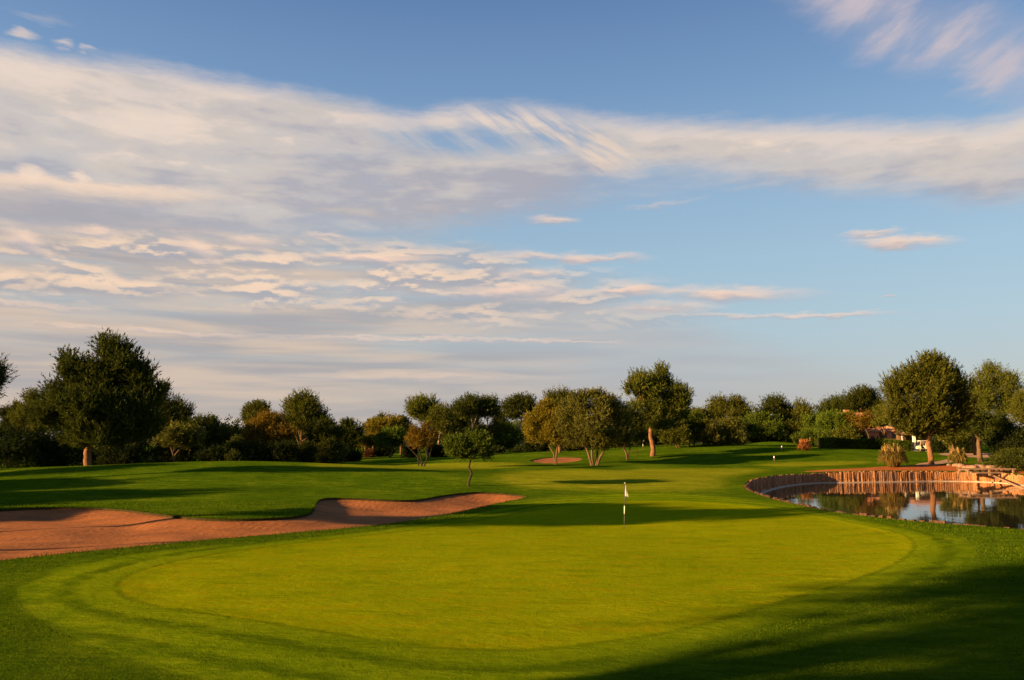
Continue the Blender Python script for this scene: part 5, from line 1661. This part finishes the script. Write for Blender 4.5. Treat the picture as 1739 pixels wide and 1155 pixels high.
# ------------------------------------------------------------------ picnic table, footbridge, rocks, chute
def picnic():
    p = at(1663, 116)
    root = empty('picnic_table', tuple(p), 'dark wooden picnic table under the two-trunked tree', 'picnic table')
    for i in range(4): MB().box((0, -.3 + i * .2, .74), (1.8, .17, .05)).build('board', 'dark_wood', root)
    for sy in (-.72, .72):
        for i in range(2): MB().box((0, sy + (i - .5) * .17, .44), (1.8, .15, .05)).build('seat_board', 'dark_wood', root)
    for sx in (-.6, .6):
        for sy in (-1, 1): MB().tube([(sx, sy * .62, -.05), (sx, sy * .22, .72)], .05, 6).build('leg', 'dark_wood', root)
        MB().box((sx, 0, .40), (.07, 1.6, .09)).build('brace', 'dark_wood', root)


picnic()


def footbridge():
    d = 96.0
    p = at(1665, d)
    k = d / F
    z0 = p[2]
    rng = np.random.default_rng(3)
    root = empty('footbridge', (p[0], p[1], z0), 'low plank footbridge of weathered timber over the stream mouth by the pond', 'footbridge')
    for i in range(20):
        x = (-3.0 + i * .31)
        m = MB(); m.box((x * .9, rng.normal(0, .05), .40 + rng.normal(0, .01)), (.26, 1.9, .07), 0, .006, rng)
        m.build('plank', 'wood_weathered', root)
    for sy in (-.95, .95):
        MB().box((.0, sy, .50), (5.9, .13, .12), .0, .01, rng).build('kerb_beam', 'wood_weathered', root)
        MB().box((0, sy * .7, .30), (5.6, .2, .12)).build('bearer', 'wood_weathered', root)
    for sx in (-2.7, -.2, 2.6):
        for sy in (-.95, .95):
            MB().box((sx, sy, .12), (.2, .15, .8)).build('post', 'wood_weathered', root)
    MB().box((-1.0, -1.8, .10), (3.8, .18, .14), 0.02, .01, rng).build('lower_beam', 'wood_weathered', root)
    # weathered log running down into the water
    q = hit(1668, 800)
    m = MB()
    e = at(1690, 88)
    a = np.array([q[0], q[1] - .1, .15]); b = np.array([e[0], 84.0, WATER_Z - .1])
    m.tube([a - a, (b - a) * .5, (b - a)], [.13, .12, .10], 9, wob=.06, rng=rng)
    o = m.build('drift_log', 'wood_weathered', None, True, tuple(a))
    tag(o, 'weathered log sloping down from the wall top into the pond', 'log')
    # rocks
    def rock(x, y, r, lab, sc=(1, 1, .65)):
        bm = bmesh.new()
        bmesh.ops.create_icosphere(bm, subdivisions=2, radius=1)
        for v in bm.verts:
            v.co *= 1 + .22 * math.sin(v.co.x * 3.1 + r * 9) * math.cos(v.co.y * 2.7 + x) + rng.normal(0, .05)
            v.co = Vector((v.co.x * r * sc[0], v.co.y * r * sc[1], v.co.z * r * sc[2]))
        me = bpy.data.meshes.new('rock'); bm.to_mesh(me); bm.free()
        o = link('rock', me, 'stone', None, (x, y, hz(x, y) + r * .18))
        o.rotation_euler = (0, 0, rng.uniform(0, 6))
        tag(o, lab, 'rock', 'rocks round the stream mouth')
    spots = [(1624, 792, .45, 'pale rock left of the footbridge, nearest the pampas grass'), (1633, 793.5, .55, 'pale flat rock at the left end of the footbridge'), (1640, 796, .5, 'rock at the wall top below the left of the footbridge'),
             (1651, 797, .65, 'broad rock in front of the footbridge, left of the stream gap'), (1663, 796.5, .75, 'largest pale boulder in the stream gap'), (1672, 799, .5, 'rock beside the sloping log'),
             (1682, 797, .6, 'rock right of the stream gap'), (1690, 795.5, .55, 'rock under the right end of the footbridge'), (1700, 796.5, .45, 'small rock farthest right by the footbridge'),
             (1612, 791, .35, 'small stone farthest left by the stream, near the pine')]
    for (px, py, r, lb) in spots:
        x, y = hit(px, py)
        rock(x, y, r, lb)
    # solid dark block painting the shade of the stream mouth under the bridge
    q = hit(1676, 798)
    MB().box((0, 0, 0), (1.6, .8, .5)).build('stream_mouth_shade', 'dark_soil', None, False, (q[0], q[1], hz(*q) - .05))
    tag(bpy.context.scene.objects['stream_mouth_shade'], 'solid dark block standing for the shaded stream mouth under the footbridge', 'culvert')


footbridge()


def small_stool():
    # slim stake and sign board near the far bunker
    x, y = hit(1082, 775)
    root = empty('marker_post', (x, y, hz(x, y)), 'dark stake standing in grass left of the tall pine trunk', 'marker post')
    MB().tube([(0, 0, -.1), (.05, 0, .9)], .06, 7).build('stake', 'bark_dark', root)
    MB().box((.05, 0, .8), (.3, .08, .3)).build('plate', 'dark_wood', root)


small_stool()


# ------------------------------------------------------------------ grass blades in the near rough
def near_grass():
    rng = np.random.default_rng(12)
    N = 420000
    # sampled evenly over the picture so nearer ground gets more
    px = rng.uniform(-30, PW + 30, N); py = HORIZON + (410) * rng.uniform(.27, 1.03, N)
    Y = CAMH * F / (py - HORIZON)
    X = (px - PW / 2) / F * Y
    k = ~inside(COLLAR, X, Y) & ~inside(BUNKER, X, Y) & ~inside(POND, X, Y)
    X, Y = X[k], Y[k]
    n = len(X)
    Z = H(X, Y)
    sz = np.clip(Y * .0021, .03, .11)
    patch = .5 + .5 * np.sin(X * .9 + 2 * np.sin(Y * .5)) * np.sin(Y * .8 + X * .3)
    hgt = sz * rng.uniform(.5, 1.3, n) * (.55 + .6 * patch)
    a = rng.uniform(0, 6.28, n)
    w = sz * .16
    b = np.stack([X, Y, Z - .005], 1)
    sd = np.stack([np.cos(a) * w, np.sin(a) * w, np.zeros(n)], 1)
    tip = b + np.stack([rng.normal(0, .4, n) * hgt, rng.normal(0, .4, n) * hgt, hgt], 1)
    V = np.stack([b - sd, b + sd, tip], 1).reshape(-1, 3)
    t = np.clip(np.repeat(rng.normal(.42, .2, n) + .25 * (patch - .5), 3), 0, 1)
    tag(link('rough_grass', np_mesh('rough_grass', V, [np.arange(n * 3).reshape(-1, 3)], False, {'tint': t}), 'blade'), 'longer grass of the rough round green and bunker', 'grass', kind='stuff')
    # overhanging fringe on the bunker's back lip
    P = resample(BUNKER, .012)
    P = P[(P[:, 1] > 20)]
    n = len(P)
    b = np.column_stack([P + rng.normal(0, .03, P.shape), H(P[:, 0], P[:, 1])])
    a = rng.uniform(0, 6.28, n); hg = rng.uniform(.05, .13, n)
    sd = np.stack([np.cos(a), np.sin(a), 0 * a], 1) * .012
    tip = b + np.stack([rng.normal(0, .05, n), rng.normal(0, .05, n), hg * rng.choice([1, .4, -.4], n)], 1)
    V = np.stack([b - sd, b + sd, tip], 1).reshape(-1, 3)
    t = np.clip(np.repeat(rng.normal(.25, .2, n), 3), 0, 1)
    tag(link('fringe_grass', np_mesh('fringe_grass', V, [np.arange(n * 3).reshape(-1, 3)], False, {'tint': t}), 'blade'), 'ragged fringe of grass along the bunker edge', 'grass', kind='stuff')


near_grass()
